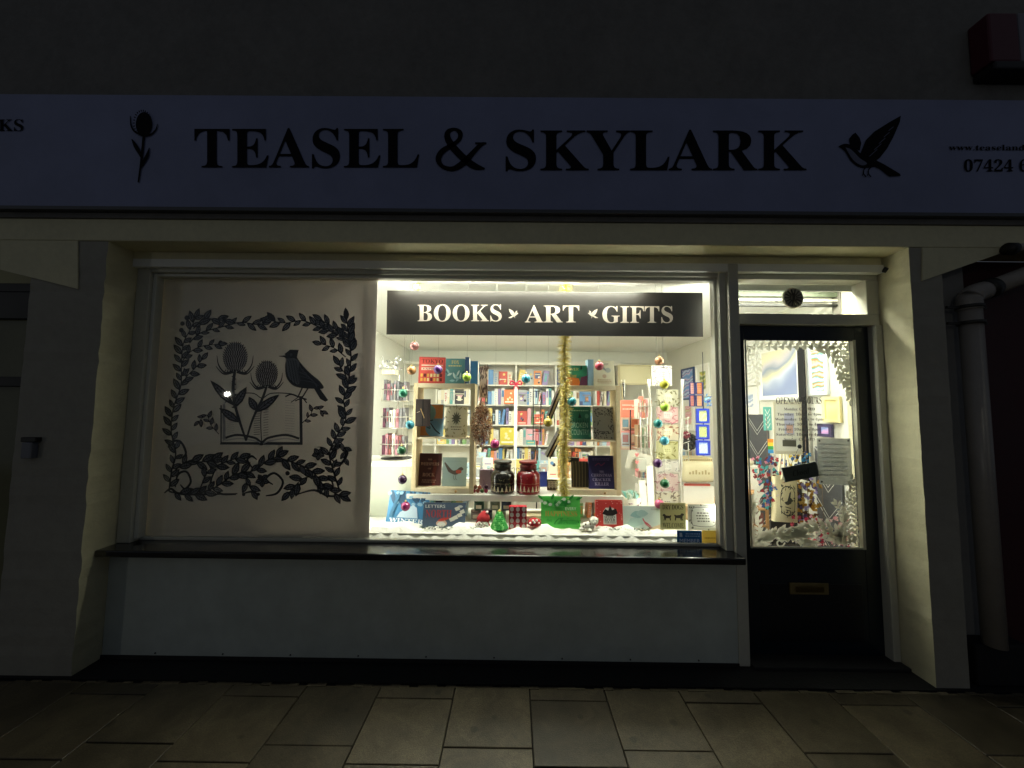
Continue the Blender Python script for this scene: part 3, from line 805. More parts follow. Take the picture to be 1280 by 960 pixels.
C = lambda h: mat(lighten(h, .85), .5)
def scrib(A, m, x0, x1, y0, y1, n, w=.02, seed=1):
    """rows of tiny unreadable print drawn as broken lines"""
    R = random.Random(seed)
    for k in range(n):
        y = y1-(y1-y0)*(k+.5)/n; x = x0+R.uniform(0, .05)
        while x < x1-.03:
            L = R.uniform(.03, .09); A.lock = A.k+1; A.rect(x, y-w/2, min(x+L, x1), y+w/2, m); A.lock = None; x += L+.025
    A.k += 2
def sprig(A, m, x, y, a, L, n=4, w=.05):
    A.line([(x, y), (x+L*math.cos(a), y+L*math.sin(a))], w*.2, m, False)
    for k in range(n):
        f = (k+1)/(n+.5)
        for s_ in (1, -1): A.leaf(x+L*f*math.cos(a), y+L*f*math.sin(a), a+s_*.8, L*.28, w, m)
def wreathy(A, m, n=26, seed=3, r0=.06, inner=.3, L=.12, w=.04):
    R = random.Random(seed)
    for k in range(n):
        e = R.choice('lrtb'); u = R.uniform(.05, .95); d = R.uniform(r0, inner*.7)
        x, y = {'l': (d, u), 'r': (1-d, u), 't': (u, 1-d*.8), 'b': (u, d*.8)}[e]
        A.lock = A.k+k % 3+1; A.leaf(x, y, R.uniform(0, 6.28), L, w, m)
    A.lock = None; A.k += 5


# bed row
z_b = BEDZ
def a_winter(A):
    for k in range(9): A.leaf(.05+.11*k, 1, -1.5+random.uniform(-.5, .5), random.uniform(.3, .5), .12, C('#1f3b55'))
    for k in range(12): A.disc(random.random(), random.uniform(.55, .95), .05, C('#7fa7c0'))
    A.poly([(.22, .12), (.32, .35), (.5, .48), (.62, .58), (.72, .5), (.78, .12)], C('#b4cadb'))
    for k in range(6): A.leaf(.08+.02*k, .1+.1*k, 1.4, .35, .09, C('#2c5878'))
    A.rect(0, 0, 1, .19, C('#3a6f98')); A.text('WINTER', .08, .04, .92, .16, C('#f7fbff'))
random.seed(5)
book((482, 617, 532, 669), .30, 'tall pale blue book with snowy trees and white house, lettered winter, at the left end', '#2f6896', art=a_winter, thick=.02, lean=14, base=z_b, roll=3)
def a_north(A):
    A.text('LETTERS', .05, .8, .52, .92, C('#f2efe4'), False)
    A.text('NORTH', .06, .42, .68, .72, C('#a8353b'))
    for p in ((.74, .8), (.86, .68), (.8, .55), (.7, .45), (.62, .38)): A.poly([(p[0], p[1]), (p[0]+.1, p[1]+.08), (p[0]+.14, p[1]-.06), (p[0]+.04, p[1]-.12)], C('#e9e4d2'))
    A.disc(.88, .86, .06, C('#c9c9c4'), .05); A.disc(.45, .2, .13, C('#ddb69a'), .13); A.disc(.45, .16, .1, C('#f0ece2'), .1); A.leaf(.36, .3, .4, .3, .12, C('#b7352e'))
book((528, 631, 580, 668), .22, 'dark slate landscape book lettered letters north beside the winter book', '#39485c', art=a_north, thick=.02, lean=10, base=z_b)
def a_wish(A):
    A.rect(.04, .04, .96, .96, C('#4fc24a')); 
    for k in range(8): A.disc(random.random(), random.uniform(.72, .98), .05, C('#dff3d2')); A.leaf(random.random(), .9, random.random()*6, .2, .07, C('#1f8a2c'))
    A.text('Wishing', .16, .66, .60, .86, C('#0f7a2a'), ital=.25); A.text('you', .64, .70, .76, .80, C('#0f7a2a'), False); A.text('EVERY', .62, .58, .9, .67, C('#f4f8ec'), False)
    A.text('HAPPINESS', .10, .39, .92, .55, C('#c98b3a')); A.text('this', .14, .22, .27, .32, C('#0f7a2a'), False); A.text('Christmas', .30, .14, .92, .34, C('#0f7a2a'), ital=.2)
random.seed(9)
card((677, 623, 725, 661), .2, 'bright green greeting card wishing every happiness this Christmas, below the tinsel', a_wish, 'greeting_card', 'card', back='#5ed057', lean=6, base=None, thick=.003, artname='printed_front')
def a_red(A):
    for k in range(34):
        e = random.choice([0, 1]); u = random.random(); x, y = (random.choice([.06, .14, .87, .94])+random.uniform(-.02, .02), u) if e else (u, random.choice([.04, .1, .9, .96])); A.disc(x, y, .016, C('#f2c9b8'), .012)
    A.poly([(.26, .22), (.74, .22), (.74, .64), (.64, .76), (.36, .76), (.26, .64)], C('#f4efe2'))
    A.poly([(.22, .56), (.34, .72), (.45, .66), (.52, .86), (.6, .68), (.74, .74), (.8, .58), (.62, .5), (.4, .5)], C('#1a1414'))
    for t_, y in (('SEVERN', .42), ('RIVER', .33), ('FOLK TALES', .25)): A.text(t_, .3, y, .7, y+.08, C('#1a1414'))
random.seed(3)
book((746, 628, 779, 669), .21, 'red book with black bird and white panel titled river folk tales', '#c5302c', art=a_red, thick=.025, lean=7, base=z_b)
def a_pale(A):
    A.poly([(0, 0), (.3, .1), (.55, .06), (1, .3), (1, 0)], C('#e8cfa6')); A.poly([(.05, .2), (.2, .5), (.5, .55), (.55, .3), (.3, .15)], C('#b9d6cb'))
    A.leaf(.2, .6, .3, .4, .3, C('#8fb6b2')); A.leaf(.35, .7, 0, .3, .3, C('#a6c7c0')); A.leaf(.5, .42, -.9, .35, .05, C('#c8505a')); A.line([(.5, .5), (.58, .25), (.7, .12)], .03, C('#c8505a'))
    A.text('Woodland', .72, .86, .97, .9, C('#7a8c84'))
card((780, 635, 829, 668), .22, 'pale mint landscape picture book with soft painted hills between red book and sign', a_pale, 'picture_book', 'book', back='#d5e4da', lean=10, base=z_b, thick=.012, artname='cover_art')
def dog(A, x, y, s, m, f=1):
    A.poly([(x+f*a*s, y+b*s) for a, b in ((0, 0), (.1, .25), (.05, .5), (-.12, .62), (-.02, .78), (.2, .8), (.34, .62), (.8, .58), (1, .66), (1.04, .55), (.95, .4), (.98, 0), (.86, 0), (.8, .28), (.36, .26), (.28, 0), (.18, 0), (.2, .26), (.1, 0))], m)
def a_dogs(A):
    k_ = C('#28241a'); A.text('DRY DOGS', .09, .75, .91, .93, k_); A.text('WELCOME', .09, .07, .91, .25, k_); dog(A, .12, .34, .3, k_); dog(A, .9, .34, .34, k_, -1)
    for x in (.05, .95):
        for y in (.05, .95): A.disc(x, y, .018, C('#d8d4c0'))
card((826, 630, 857, 662), .2, 'olive metal sign reading dry dogs welcome with two black dogs', a_dogs, 'hanging_plaque', 'sign', back='#b9b78c', lean=0, thick=.003, artname='lettering')
def a_plaq(A):
    g = C('#55564f'); A.rect(.08, .1, .92, .9, C('#dadbd2'))
    A.line([(.14, .2), (.1, .5), (.16, .84), (.5, .88), (.84, .84), (.9, .5), (.86, .2), (.5, .14), (.14, .2)], .02, g); scrib(A, g, .26, .74, .3, .72, 4, .045, 5); A.disc(.5, .8, .02, g)
    wreathy(A, g, 18, 4, .07, .2, .08, .05)
card((861, 632, 898, 663), .2, 'grey engraved plaque with scrolled corners beside the olive dog sign', a_plaq, 'wall_plaque', 'plaque', back='#c9cac0', lean=0, thick=.004, artname='engraving')
def a_mem(A):
    A.poly([(.1, .52), (.22, .52), (.2, .8), (.1, .84)], C('#eef2f5')); scrib(A, C('#b9c9d6'), .3, .93, .5, .84, 2, .09, 2); A.text('MEMBER', .1, .1, .92, .38, C('#f2f5f7'), False)
card((847, 664, 877, 680), .10, 'small blue member sticker at the bottom right of the window glass', a_mem, 'window_sticker', 'sticker', back=mat('#3f74a0', .4, trans=.6), lean=0, thick=.001, artname='lettering')
card((878, 664, 897, 681), .10, 'small yellow sticker beside the blue one in the window corner', lambda A: scrib(A, C('#a98a34'), .15, .9, .35, .6, 1, .1, 7), 'window_sticker', 'sticker', back=mat('#e8d48a', .4, trans=.6), lean=0, thick=.001, artname='lettering')
# stacked small books behind polka bag
for k, (hx, lb) in enumerate((('#d9cba5', 'pale'), ('#4c4a33', 'olive'), ('#6d5634', 'brown'))):
    a = at(663, 650, Y=.36); q = MB(); q.box(-.085, .085, -.06, .06, 0, .022, mat(hx, .5)); q.box(-.083, .082, -.062, -.0605, .004, .018, mat('#e9e0c8', .7))
    o = q.build('book', None, (a.x, .34, BEDZ+.001+.023*(2-k)), 0, (0, 0, rad(8-5*k)))
    tag(o, ['pale cream book on top of the low pile behind the polka dot bag', 'olive book in the middle of the low pile behind the polka dot bag', 'brown book at the bottom of the low pile behind polka dot bag'][k], 'book')

random.seed(71)
for k in range(15):
    px = 538+k*6.5 if k < 7 else 706+(k-7)*9; a = at(px, 650, Y=.52); cn, hx = random.choice(spine); w = random.uniform(.022, .04); h = random.uniform(.10, .145)
    q = spine_book(w, h, .1, hx, k % 4); o = q.build('book', None, (a.x, .50, BEDZ+.001), 0, (0, rad(random.choice([0, 0, 6])), 0))
    tag(o, f"small {cn} book, {ordn[k if k < 7 else k-7]} from left {'behind the slate book' if k < 7 else 'low between green card and mint book'} under the shelf", 'book', 'small books standing under the middle shelf')
# snow blanket
random.seed(2)
q = MB(); nx, ny = 90, 8; vs = []; fs = []
xa, xb = at(462, 672, Y=.13).x, 1.268
for i in range(nx+1):
    for j in range(ny+1):
        x = xa+(xb-xa)*i/nx; v = j/ny
        hump = .018+.016*math.sin(i*.31)+.010*math.sin(i*.83+1)+.004*math.sin(i*2.3)
        if i > 80: hump *= .3
        z = BEDZ-.047 if j == 0 else BEDZ+.002+hump*math.sin(math.pi*min(1, .25+v*.76))
        vs.append((x, .116+.24*v+.004*math.sin(i*1.7), z))
for i in range(nx):
    for j in range(ny): a = i*(ny+1)+j; fs.append((a, a+ny+1, a+ny+2, a+1))
q.add(vs, fs, mat('#f1efe4', .9, var=.03, bump=.9, scale=60), True); o = q.build('snow_blanket')
tag(o, 'white fluffy snow blanket rolled along the front of the window display', 'snow blanket')

# dark candle tins
tinc = [('#3c3a3c', 612, 630, 643, 0), ('#2b5040', 597, 630, 640, 1), ('#6f7468', 617, 630, 640, 1), ('#1f2a44', 631, 630, 640, 1), ('#8b7a74', 595, 641, 655, 0), ('#252e4e', 609, 642, 655, 0), ('#6b665e', 626, 641, 656, 0)]
tl = ['', 'dark green candle tin in the upper row under the middle shelf', 'grey candle tin in the middle of the upper tin row', 'navy candle tin on the right of the upper tin row',
      'brown grey candle tin on the left of the lower tin row', 'dark blue candle tin in the middle of the lower row', 'taupe candle tin on the right of the lower row']
for k, (hx, x, y0, y1, upr) in enumerate(tinc):
    if not k: continue
    Y = .44; a = at(x, 648, Y=Y); zz = BEDZ+.002+(.068 if upr else 0)
    if upr: a.x += .01
    t = thing('candle_tin', tl[k], 'candle tin', (a.x, Y, zz), group='candle tins stacked under the middle shelf')
    q = MB(); q.lathe([(.034, 0), (.036, .004), (.036, .048)], mat(hx, .45), 20); q.box(-.02, .02, -.0375, -.0362, .012, .036, mat('#cfc5b0', .6)); q.build('tin', t)
    q = MB(); q.lathe([(.0372, .0485), (.0372, .062), (.034, .065)], mat(hx, .3, .6), 20); q.build('lid', t)

# soft Christmas figures
def fuzz(q, c, r, m, n, rr=.006, sq=(1, 1, 1)):
    for k in range(n):
        z = 1-2*(k+.5)/n; a = k*2.4; s_ = math.sqrt(1-z*z)
        q.ball(Vector(c)+Vector((r*s_*math.cos(a)*sq[0], r*s_*math.sin(a)*sq[1], r*z*sq[2])), rr*random.uniform(.7, 1.2), m, 6)
def fig(px, Y, name, label, cat): a = at(px, 668, Y=Y); return thing(name, label, cat, (a.x, Y, BEDZ+.006))
t = fig(603, .22, 'felt_gnome', 'red felt gnome with white beard left of the green tree', 'gnome')
q = MB(); q.lathe([(.047, 0), (.05, .02), (.04, .045), (.03, .06)], mat('#a5242a', .9), 16); q.build('body', t)
q = MB(); q.lathe([(.042, .055), (.046, .062), (.034, .085), (.018, .105), (.008, .112)], mat('#b0282e', .9, bump=.5, scale=150), 16, M=Matrix.Rotation(.1, 3, 'Y')); q.ball((.03, -.012, .108), .010, mat('#f0ddd8', .9), 10); q.build('hat', t)
q = MB(); fuzz(q, (0, -.03, .026), .032, mat('#efe9da', .95), 60, .008, (1.2, .6, .8)); q.build('beard', t)
t = fig(624, .21, 'felt_tree', 'small shaggy green felt Christmas tree beside the red gnome', 'ornament')
q = MB(); gm = mat('#3da347', .9)
for j in range(9):
    r = .052*(1-j/10.5)
    for k in range(int(6+18*(1-j/9))):
        a = k*6.283/int(6+18*(1-j/9))+j; q.ball((r*math.cos(a), r*math.sin(a), .012+j*.0115), .009, gm if (j+k) % 4 else mat('#8bd07d', .9), 6)
q.lathe([(.045, .004), (.03, .05), (.008, .105)], gm, 12); q.build('branches', t)
q = MB(); q.ball((0, 0, .116), .010, mat('#e0c36a', .5), 8); q.build('topper', t)
q = MB(); fuzz(q, (0, 0, .008), .055, mat('#23452a', .9), 70, .006, (1, 1, .2)); q.build('base', t)
t = fig(647, .22, 'gift_bag', 'upright red gift bag with large white polka dots', 'gift bag')
q = MB(); q.box(-.058, .058, -.02, .02, 0, .148, mat('#b3202c', .5)); q.build('bag', t, bevel=.002)
A = Art(step=.0003); A.k = 68
for i in range(3):
    for j in range(4): A.lock = 70; A.disc(-.039+.039*i, .02+.037*j, .0125, C('#f3e9e0'), .0155)
A.build('spots', t)
t = fig(668, .2, 'felt_toadstool', 'red felt toadstool with white spots left of the green card', 'ornament')
q = MB(); q.lathe([(.018, 0), (.016, .04)], mat('#d9cfb6', .9), 12); q.build('stem', t)
q = MB(); q.lathe([(.012, .035), (.042, .036), (.046, .048), (.034, .066), (.015, .075), (.002, .077)], mat('#b02228', .9), 18); q.build('cap', t)
q = MB()
for a, b in ((-1.6, .058), (-2.3, .052), (-.9, .052), (-1.9, .068), (-1.2, .07)): q.ball((.041*math.cos(a)*(1.06-(b-.05)*12), .041*math.sin(a)*(1.06-(b-.05)*12), b), .008, mat('#f4efe6', .9), 8)
q.build('spots', t)
t = fig(738, .2, 'plush_dog', 'small white spotted plush dog lying on snow beside the green card', 'soft toy')
pw = mat('#ece8dc', .95, bump=.6, scale=80)
q = MB(); q.ball((-.012, 0, .03), .034, pw, 16, (1.25, .8, .8)); q.ball((.022, -.012, .066), .027, pw, 16); q.ball((.02, -.036, .06), .011, pw, 10); q.ball((-.055, -.012, .014), .014, pw, 10, (1.6, 1, .8)); q.ball((.03, -.03, .014), .014, pw, 10, (1, 1.6, .8)); q.ball((-.01, -.038, .013), .013, pw, 10, (1, 1.5, .8)); q.build('body', t)
q = MB(); q.ball((.02, -.047, .063), .004, mat('#151515', .3), 8); q.ball((.011, -.036, .074), .003, mat('#151515', .3), 8); q.ball((.031, -.036, .074), .003, mat('#151515', .3), 8); q.build('face', t)
q = MB(); 
for s_ in (-1, 1): q.ball((.022+s_*.026, -.005, .068), .010, mat('#9b8a72', .95), 8, (.6, 1, 1.7))
q.build('ears', t)
q = MB(); 
for p in ((-.035, -.02, .045), (-.005, -.026, .05), (-.05, -.015, .03)): q.ball(p, .006, mat('#6f5f50', .95), 8)
q.build('spots', t)
# fir garland
def fir(name, x0, x1, Y, z, label, n):
    q = MB(); fm = [mat('#23402b', .8), mat('#35583a', .8), mat('#55705a', .8)]
    a = at(x0, 668, Y=Y).x; b = at(x1, 668, Y=Y).x
    for k in range(n):
        x = a+(b-a)*k/n; y0 = Y+.012*math.sin(k*.5); zz = z+.008+.006*math.sin(k*.9)
        for j in range(5):
            an = random.uniform(0, 6.28); L = random.uniform(.012, .026); d = Vector((math.cos(an)*.8, math.sin(an)*.6, random.uniform(-.1, .9))).normalized()
            s_ = d.cross(Vector((.3, .5, .8))).normalized()*.0016; p = Vector((x, y0, zz))
            q.add([p-s_, p+s_, p+d*L], [(0, 1, 2)], fm[(k+j) % 3])
    o = q.build(name); tag(o, label, 'garland')
random.seed(8)
fir('fir_garland', 524, 596, .165, BEDZ+.012, 'dark green artificial fir garland in front of the slate book', 120)
fir('fir_garland', 756, 815, .165, BEDZ+.016, 'short green fir garland in front of red and mint books', 80)

# jars ------------------------------------------------------------------
def jar(px, label, body, lid, name='candle_jar'):
    Y = .42; a = at(px, 620, Y=Y); t = thing(name, label, 'candle jar', (a.x, Y, sz+.001), group='large glass candle jars')
    r = .086; gm = mat(body, .22, var=.25, scale=60, coat=.4)
    q = MB(); q.lathe([(.075, 0), (.084, .008), (r, .03), (r, .115), (.083, .135), (.066, .152), (.058, .158), (.056, .172)], gm, 36); q.build('jar', t)
    q = MB(); q.lathe([(.055, .1725), (.06, .174), (.061, .196), (.050, .2), (.052, .207), (.066, .209), (.066, .224), (.055, .228)], mat(lid, .3, var=.1), 32); q.build('lid', t)
    q = MB(); wm = mat('#3b352c', .35, .8); q.tube([(.060*math.cos(k*.3925), .060*math.sin(k*.3925), .166) for k in range(17)], .0022, wm, 6)
    for s_ in (-1, 1): q.tube(crom([(s_*.062, 0, .166), (s_*.082, -.01, .176), (s_*.084, -.012, .15), (s_*.088, -.01, .135)]), .002, wm, 6)
    q.build('wire_clasp', t)
    q = MB(); cm = mat('#e9dcc0', .6); c2 = mat('#c7b48c', .6); rr = r+.0006
    def S(u, z): a = u/r-math.pi/2; return (rr*math.cos(a), rr*math.sin(a), z)
    for k in range(9):
        u0 = -.12+k*.03; h = random.uniform(.03, .05)
        for lv in range(3):
            b = .022+lv*h*.28; w = .012*(1-lv*.27); q.add([S(u0-w, b), S(u0+w, b), S(u0, b+h*.42)], [(0, 1, 2)], cm)
    for k in range(46):
        u = random.uniform(-.125, .125); z = .018+abs(random.gauss(0, .006)) if k % 2 else random.uniform(.05, .12); e = .0022; q.add([S(u-e, z), S(u, z-e), S(u+e, z), S(u, z+e)], [(0, 1, 2, 3)], c2 if k % 3 else cm)
    for k in range(24): q.add([S(-.12+k*.01, .075), S(-.12+k*.01+.006, .075), S(-.12+k*.01+.006, .0765), S(-.12+k*.01, .0765)], [(0, 1, 2, 3)], c2)
    q.build('printed_trees', t)
random.seed(6)
jar(628, 'large black glass jar with pale printed fir trees on the middle shelf', '#2a2721', '#3a372f')
jar(660, 'large red glass jar with pale printed fir trees on the middle shelf', '#8e1f26', '#8d2a2e')
# ornament pile
for k, (dx, dz, hx, nm) in enumerate(((0, 0, '#c4485a', 'pink red ornament ball at the lower left of the small pile'), (.028, .0, '#c96a56', 'coral ornament ball in the middle of the small pile'), (.058, 0, '#5f8a4c', 'green ornament ball in the small pile left of the black jar'),
                                      (.086, 0, '#b13a5a', 'crimson ornament ball at the right of the small pile'), (.012, .026, '#7c5036', 'brown ornament ball on top of the small pile'), (.040, .024, '#d8735c', 'orange ornament ball on top of the small pile'), (.088, .028, '#4c1f3e', 'dark purple ornament ball on top of the crimson one'))):
    a = at(592, 620, Y=.38); t = thing('ornament_ball', nm, 'ornament', (a.x+dx, .40, sz+.015+dz), group='ornament balls piled on the middle shelf')
    q = MB(); q.ball((0, 0, 0), .0145, mat(hx, .3, var=.1), 14); q.build('ball', t); q = MB(); q.lathe([(.004, .013), (.004, .018)], mat('#c9b27a', .3, 1), 8); q.build('cap', t)
card((599, 588, 616, 618), .50, 'plain lavender box standing behind the small ornament pile', lambda A: A.line([(.2, .15), (.35, .3), (.3, .5)], .03, C('#8a6f96')), 'gift_box', 'box', back='#b7a0bf', lean=0, base=sz, thick=.03, artname='print')
card((671, 590, 684, 600), .62, 'small blue card behind the red jar', None, 'greeting_card', 'card', back='#3a4fa8', base=sz, thick=.003)
card((684, 600, 697, 620), .5, 'small dark woodland print standing right of the red jar', lambda A: [sprig(A, C('#d8d2bf'), .2+.3*k, .1, 1.57, .7, 4, .12) for k in range(3)], 'framed_print', 'print', back='#4a463c', base=sz)

# oak display frames ------------------------------------------------------
def oakframe(x0, y0, x1, y1, ym, Y, dep, label, tw=.032):
    a, w, h = px_place(x0, y0, x1, y1, Y); z = sz+.001; h += a.z-z
    t = thing('display_cubby', label, 'display cubby', (a.x, Y, z), group='open oak display frames on the middle shelf')
    q = MB(); q.box(-w/2, -w/2+tw, 0, dep, 0, h, oak); q.build('side_board', t, bevel=.002)
    q = MB(); q.box(w/2-tw, w/2, 0, dep, 0, h, oak); q.build('side_board', t, bevel=.002)
    q = MB(); q.box(-w/2+tw, w/2-tw, .0, dep, h-tw, h-.001, oak_l); q.build('top_board', t, bevel=.002)
    q = MB(); q.box(-w/2+tw, w/2-tw, .0, dep, .001, tw+.006, oak_l); q.build('bottom_board', t, bevel=.002)
    zm = at((x0+x1)/2, ym, Y=Y).z-z
    q = MB(); q.box(-w/2+tw, w/2-tw, .004, dep-.004, zm-.012, zm, oak_l); q.build('middle_shelf', t, bevel=.001)
    q = MB(); q.ball((w*.22, -.006, tw*.55), .009, mat('#b9945c', .4), 10); q.build('knob', t)
    return z+tw+.006, z+zm, z+h
YF = .36
bl, bm_, bt = oakframe(514, 481, 591, 618, 547, YF, .17, 'open oak display frame on the left holding four books')
def a_tokyo(A):
    A.rect(.06, .05, .94, .95, C('#d94a3f')); A.text('TOKYO', .1, .76, .9, .92, C('#5a1614')); A.rect(.1, .5, .9, .6, C('#f2d9c0')); A.text('EXPRESS', .14, .515, .86, .585, C('#b2282a')); A.rect(.1, .66, .9, .7, C('#f2d9c0'))
    for k in range(14): A.rect(.08+(k % 7)*.12, .08+(k//7)*.16, .16+(k % 7)*.12, .2+(k//7)*.16, C(random.choice(['#efd79a', '#5a1614', '#e8b04c'])))
book((523, 445, 556, 480), YF+.05, 'red and cream novel with block patterns standing on top of the left frame', '#b93a36', art=a_tokyo, thick=.03, base=bt, turn=8)
def a_fox(A):
    A.text('FOX', .3, .78, .7, .93, C('#d8c87a')); scrib(A, C('#d8c87a'), .15, .85, .66, .75, 1, .05)
    for k in range(12): A.leaf(random.uniform(.1, .9), random.uniform(.1, .55), random.random()*6, .28, .1, C(random.choice(['#8fc0c4', '#2f5f66', '#cfe3dc'])))
book((556, 447, 580, 480), YF+.04, 'teal and gold novel with leafy artwork on top of the left frame', '#4c7f80', art=a_fox, thick=.025, base=bt)
book((581, 446, 586, 480), YF+.05, 'narrow navy book standing on end on top of the left frame', '#31507e', thick=.11, base=bt, lean=0)
book((588, 451, 597, 484), YF+.03, 'bright blue book standing at the right edge on the left frame', '#3d7fc0', thick=.11, base=bt-.004, lean=0)
def a_orange(A):
    A.rect(.05, .02, .5, .42, C('#d7833c')); A.rect(.5, .55, .97, .98, C('#dd8f47')); A.disc(.42, .72, .28, C('#7fa9ad'), .26); A.disc(.62, .25, .3, C('#6fa6d2'), .25)
    A.line([(.3, .5), (.5, .4), (.7, .2), (.9, .08)], .04, C('#1c2430')); A.line([(.35, .3), (.5, .25), (.45, .45), (.6, .5)], .03, C('#1c2430'))
book((521, 505, 553, 547), YF+.09, 'orange and blue abstract book behind the dark sketchbook in the left frame', '#78a4c4', art=a_orange, thick=.02, base=bm_)
def a_dark(A):
    for k in range(10): A.line([(.1+.08*k, 0), (.15+.07*k, .5), (.08+.09*k, 1)], .014, C('#5a4a44'))
    A.rect(.46, 0, .54, 1, C('#14110f')); A.line([(.35, .65), (.55, .4), (.62, .3)], .05, C('#c9a064')); A.line([(.1, .5), (.3, .55)], .02, C('#c9b8a0'))
book((519, 499, 537, 533), YF-.04, 'dark brown gilt marked notebook hanging in front of the left frame', '#2c2320', art=a_dark, thick=.018, lean=0)
def a_tree(A):
    m_ = C('#4c4a38'); A.line([(.5, .42), (.5, .58)], .06, m_); A.disc(.5, .62, .14, m_, .07)
    for k in range(12): A.leaf(.5, .6, k*.52, .24, .06, m_)
    scrib(A, m_, .25, .75, .2, .36, 2, .03); wreathy(A, C('#8b8460'), 24, 6, .05, .2, .12, .05)
book((556, 508, 583, 547), YF+.07, 'cream book with a dark tree drawing in the left frame upper compartment', '#c8c0a0', art=a_tree, thick=.02, base=bm_)
def a_whisp(A):
    A.line([(.72, .02), (.68, .3), (.74, .6), (.7, .8)], .14, C('#6d2c22'))
    c = C('#c7a28c'); A.text('THE', .42, .78, .6, .83, c); A.text('WHISPERS', .12, .62, .9, .72, c); A.text('OF', .44, .50, .58, .55, c); A.text('ROCK', .22, .28, .74, .39, c); scrib(A, c, .2, .8, .08, .2, 2, .02)
book((521, 568, 550, 611), YF+.07, 'dark maroon book titled the whispers of rock in lower left frame', '#3e1b18', art=a_whisp, thick=.022, base=bl)
def a_robin(A):
    A.poly(crom([(.25, .5), (.42, .42), (.62, .4), (.76, .52), (.88, .58), (.8, .66), (.7, .64), (.58, .56), (.4, .56), (.12, .82), (.08, .78)], 3), C('#4a4038')); A.disc(.68, .5, .12, C('#a3402e'), .07)
    for x in (.5, .58): A.line([(x, .42), (x-.02, .28), (x+.04, .22)], .015, C('#3a3028'))
    A.line([(.1, .86), (.8, .86)], .006, C('#70807c'))
book((552, 573, 582, 611), YF+.06, 'grey green book with a robin painting beside the maroon book', '#8aa09a', '#3a3f40', a_robin, thick=.022, base=bl)
cl, cm_, ct = oakframe(704, 484, 776, 620, 550, YF, .17, 'open oak display frame on the right behind the tinsel')
def a_or(A):
    A.poly([(0, .55), (1, .45), (1, 1), (0, 1)], C('#2f9a74')); A.poly([(0, 0), (.7, 0), (.6, .35), (0, .45)], C('#e2762e')); A.poly([(.62, .0), (1, 0), (1, .5), (.7, .4)], C('#5c2a48'))
    A.text('OVER', .1, .74, .6, .88, C('#f0e08c')); A.text('TIME', .1, .4, .5, .52, C('#f0d05c')); A.leaf(.7, .75, 1.4, .25, .1, C('#1d4c3c'))
book((708, 456, 734, 483), YF+.05, 'green, orange and purple novel on top of the right frame', '#2f8a6a', '#222222', a_or, thick=.035, base=ct, turn=-6)
book((735, 449, 742, 483), YF+.05, 'pale blue book standing end on atop the right frame', '#8ab8d8', thick=.09, base=ct, lean=0)
def a_cream(A):
    A.text('Rosy', .3, .82, .68, .92, C('#6a675a'), ital=.1); A.disc(.68, .62, .14, C('#a9b0a8'), .1); A.disc(.5, .38, .1, C('#c3a98a'), .08); scrib(A, C('#a8895c'), .15, .85, .08, .26, 3, .03); A.leaf(.6, .6, 2.5, .3, .1, C('#8a8f86'))
book((743, 450, 769, 483), YF+.04, 'cream book with a small grey drawing on top of the right frame', '#ddd6b6', art=a_cream, thick=.03, base=ct)
def a_broken(A):
    c = C('#a9d3bf'); scrib(A, c, .1, .9, .84, .9, 1, .03); A.text('BROKEN', .08, .34, .86, .5, c, False); A.text('COUNTRY', .08, .12, .9, .29, c, False)
    A.poly([(.42, .64), (.5, .8), (.58, .64)], C('#0e2e28')); A.disc(.82, .7, .09, C('#5fa68c'), .07)
    for k in range(8): A.poly([(.06+.11*k, .5), (.1+.11*k, .6+.03*(k % 3)), (.14+.11*k, .5)], C('#12493c'))
book((712, 508, 739, 549), YF+.06, 'dark green novel titled broken country in the right frame', '#1d6a55', art=a_broken, thick=.025, base=cm_)
book((742, 508, 769, 549), YF+.06, 'pale grey book densely patterned with fine leaves in the right frame', '#cfd0cc', '#e8e6de', lambda A: (wreathy(A, C('#5b5d5c'), 90, 8, .04, .42, .09, .035), scrib(A, C('#5b5d5c'), .3, .75, .15, .25, 2, .025)), thick=.02, base=cm_)
def a_trunks(A):
    for k in range(6): A.line([(.08+.16*k, 0), (.1+.16*k, .5), (.07+.17*k, 1)], .035, C('#8d8266'))
book((715, 578, 738, 613), YF+.08, 'dark book with bare tree trunks left of the indigo book', '#3b362c', art=a_trunks, thick=.02, base=cl)
def a_crack(A):
    c = C('#b9b0d8'); A.text('THE', .42, .48, .6, .54, c); A.text('CHRISTMAS', .1, .36, .9, .45, c); A.text('CRACKER', .14, .23, .86, .32, c); A.text('KILLER', .22, .1, .78, .19, c)
    A.line([(.25, .68), (.4, .76), (.5, .7), (.65, .78)], .03, C('#8a2f5a')); scrib(A, C('#6a5a9a'), .15, .85, .84, .93, 2, .02)
book((737, 571, 768, 614), YF+.03, 'indigo novel titled the Christmas cracker killer in right frame', '#22204e', art=a_crack, thick=.03, base=cl)
book((711, 572, 724, 578), YF+.12, 'narrow dark box lying behind the tree trunk book', '#2a2824', thick=.04, base=None, lean=0)

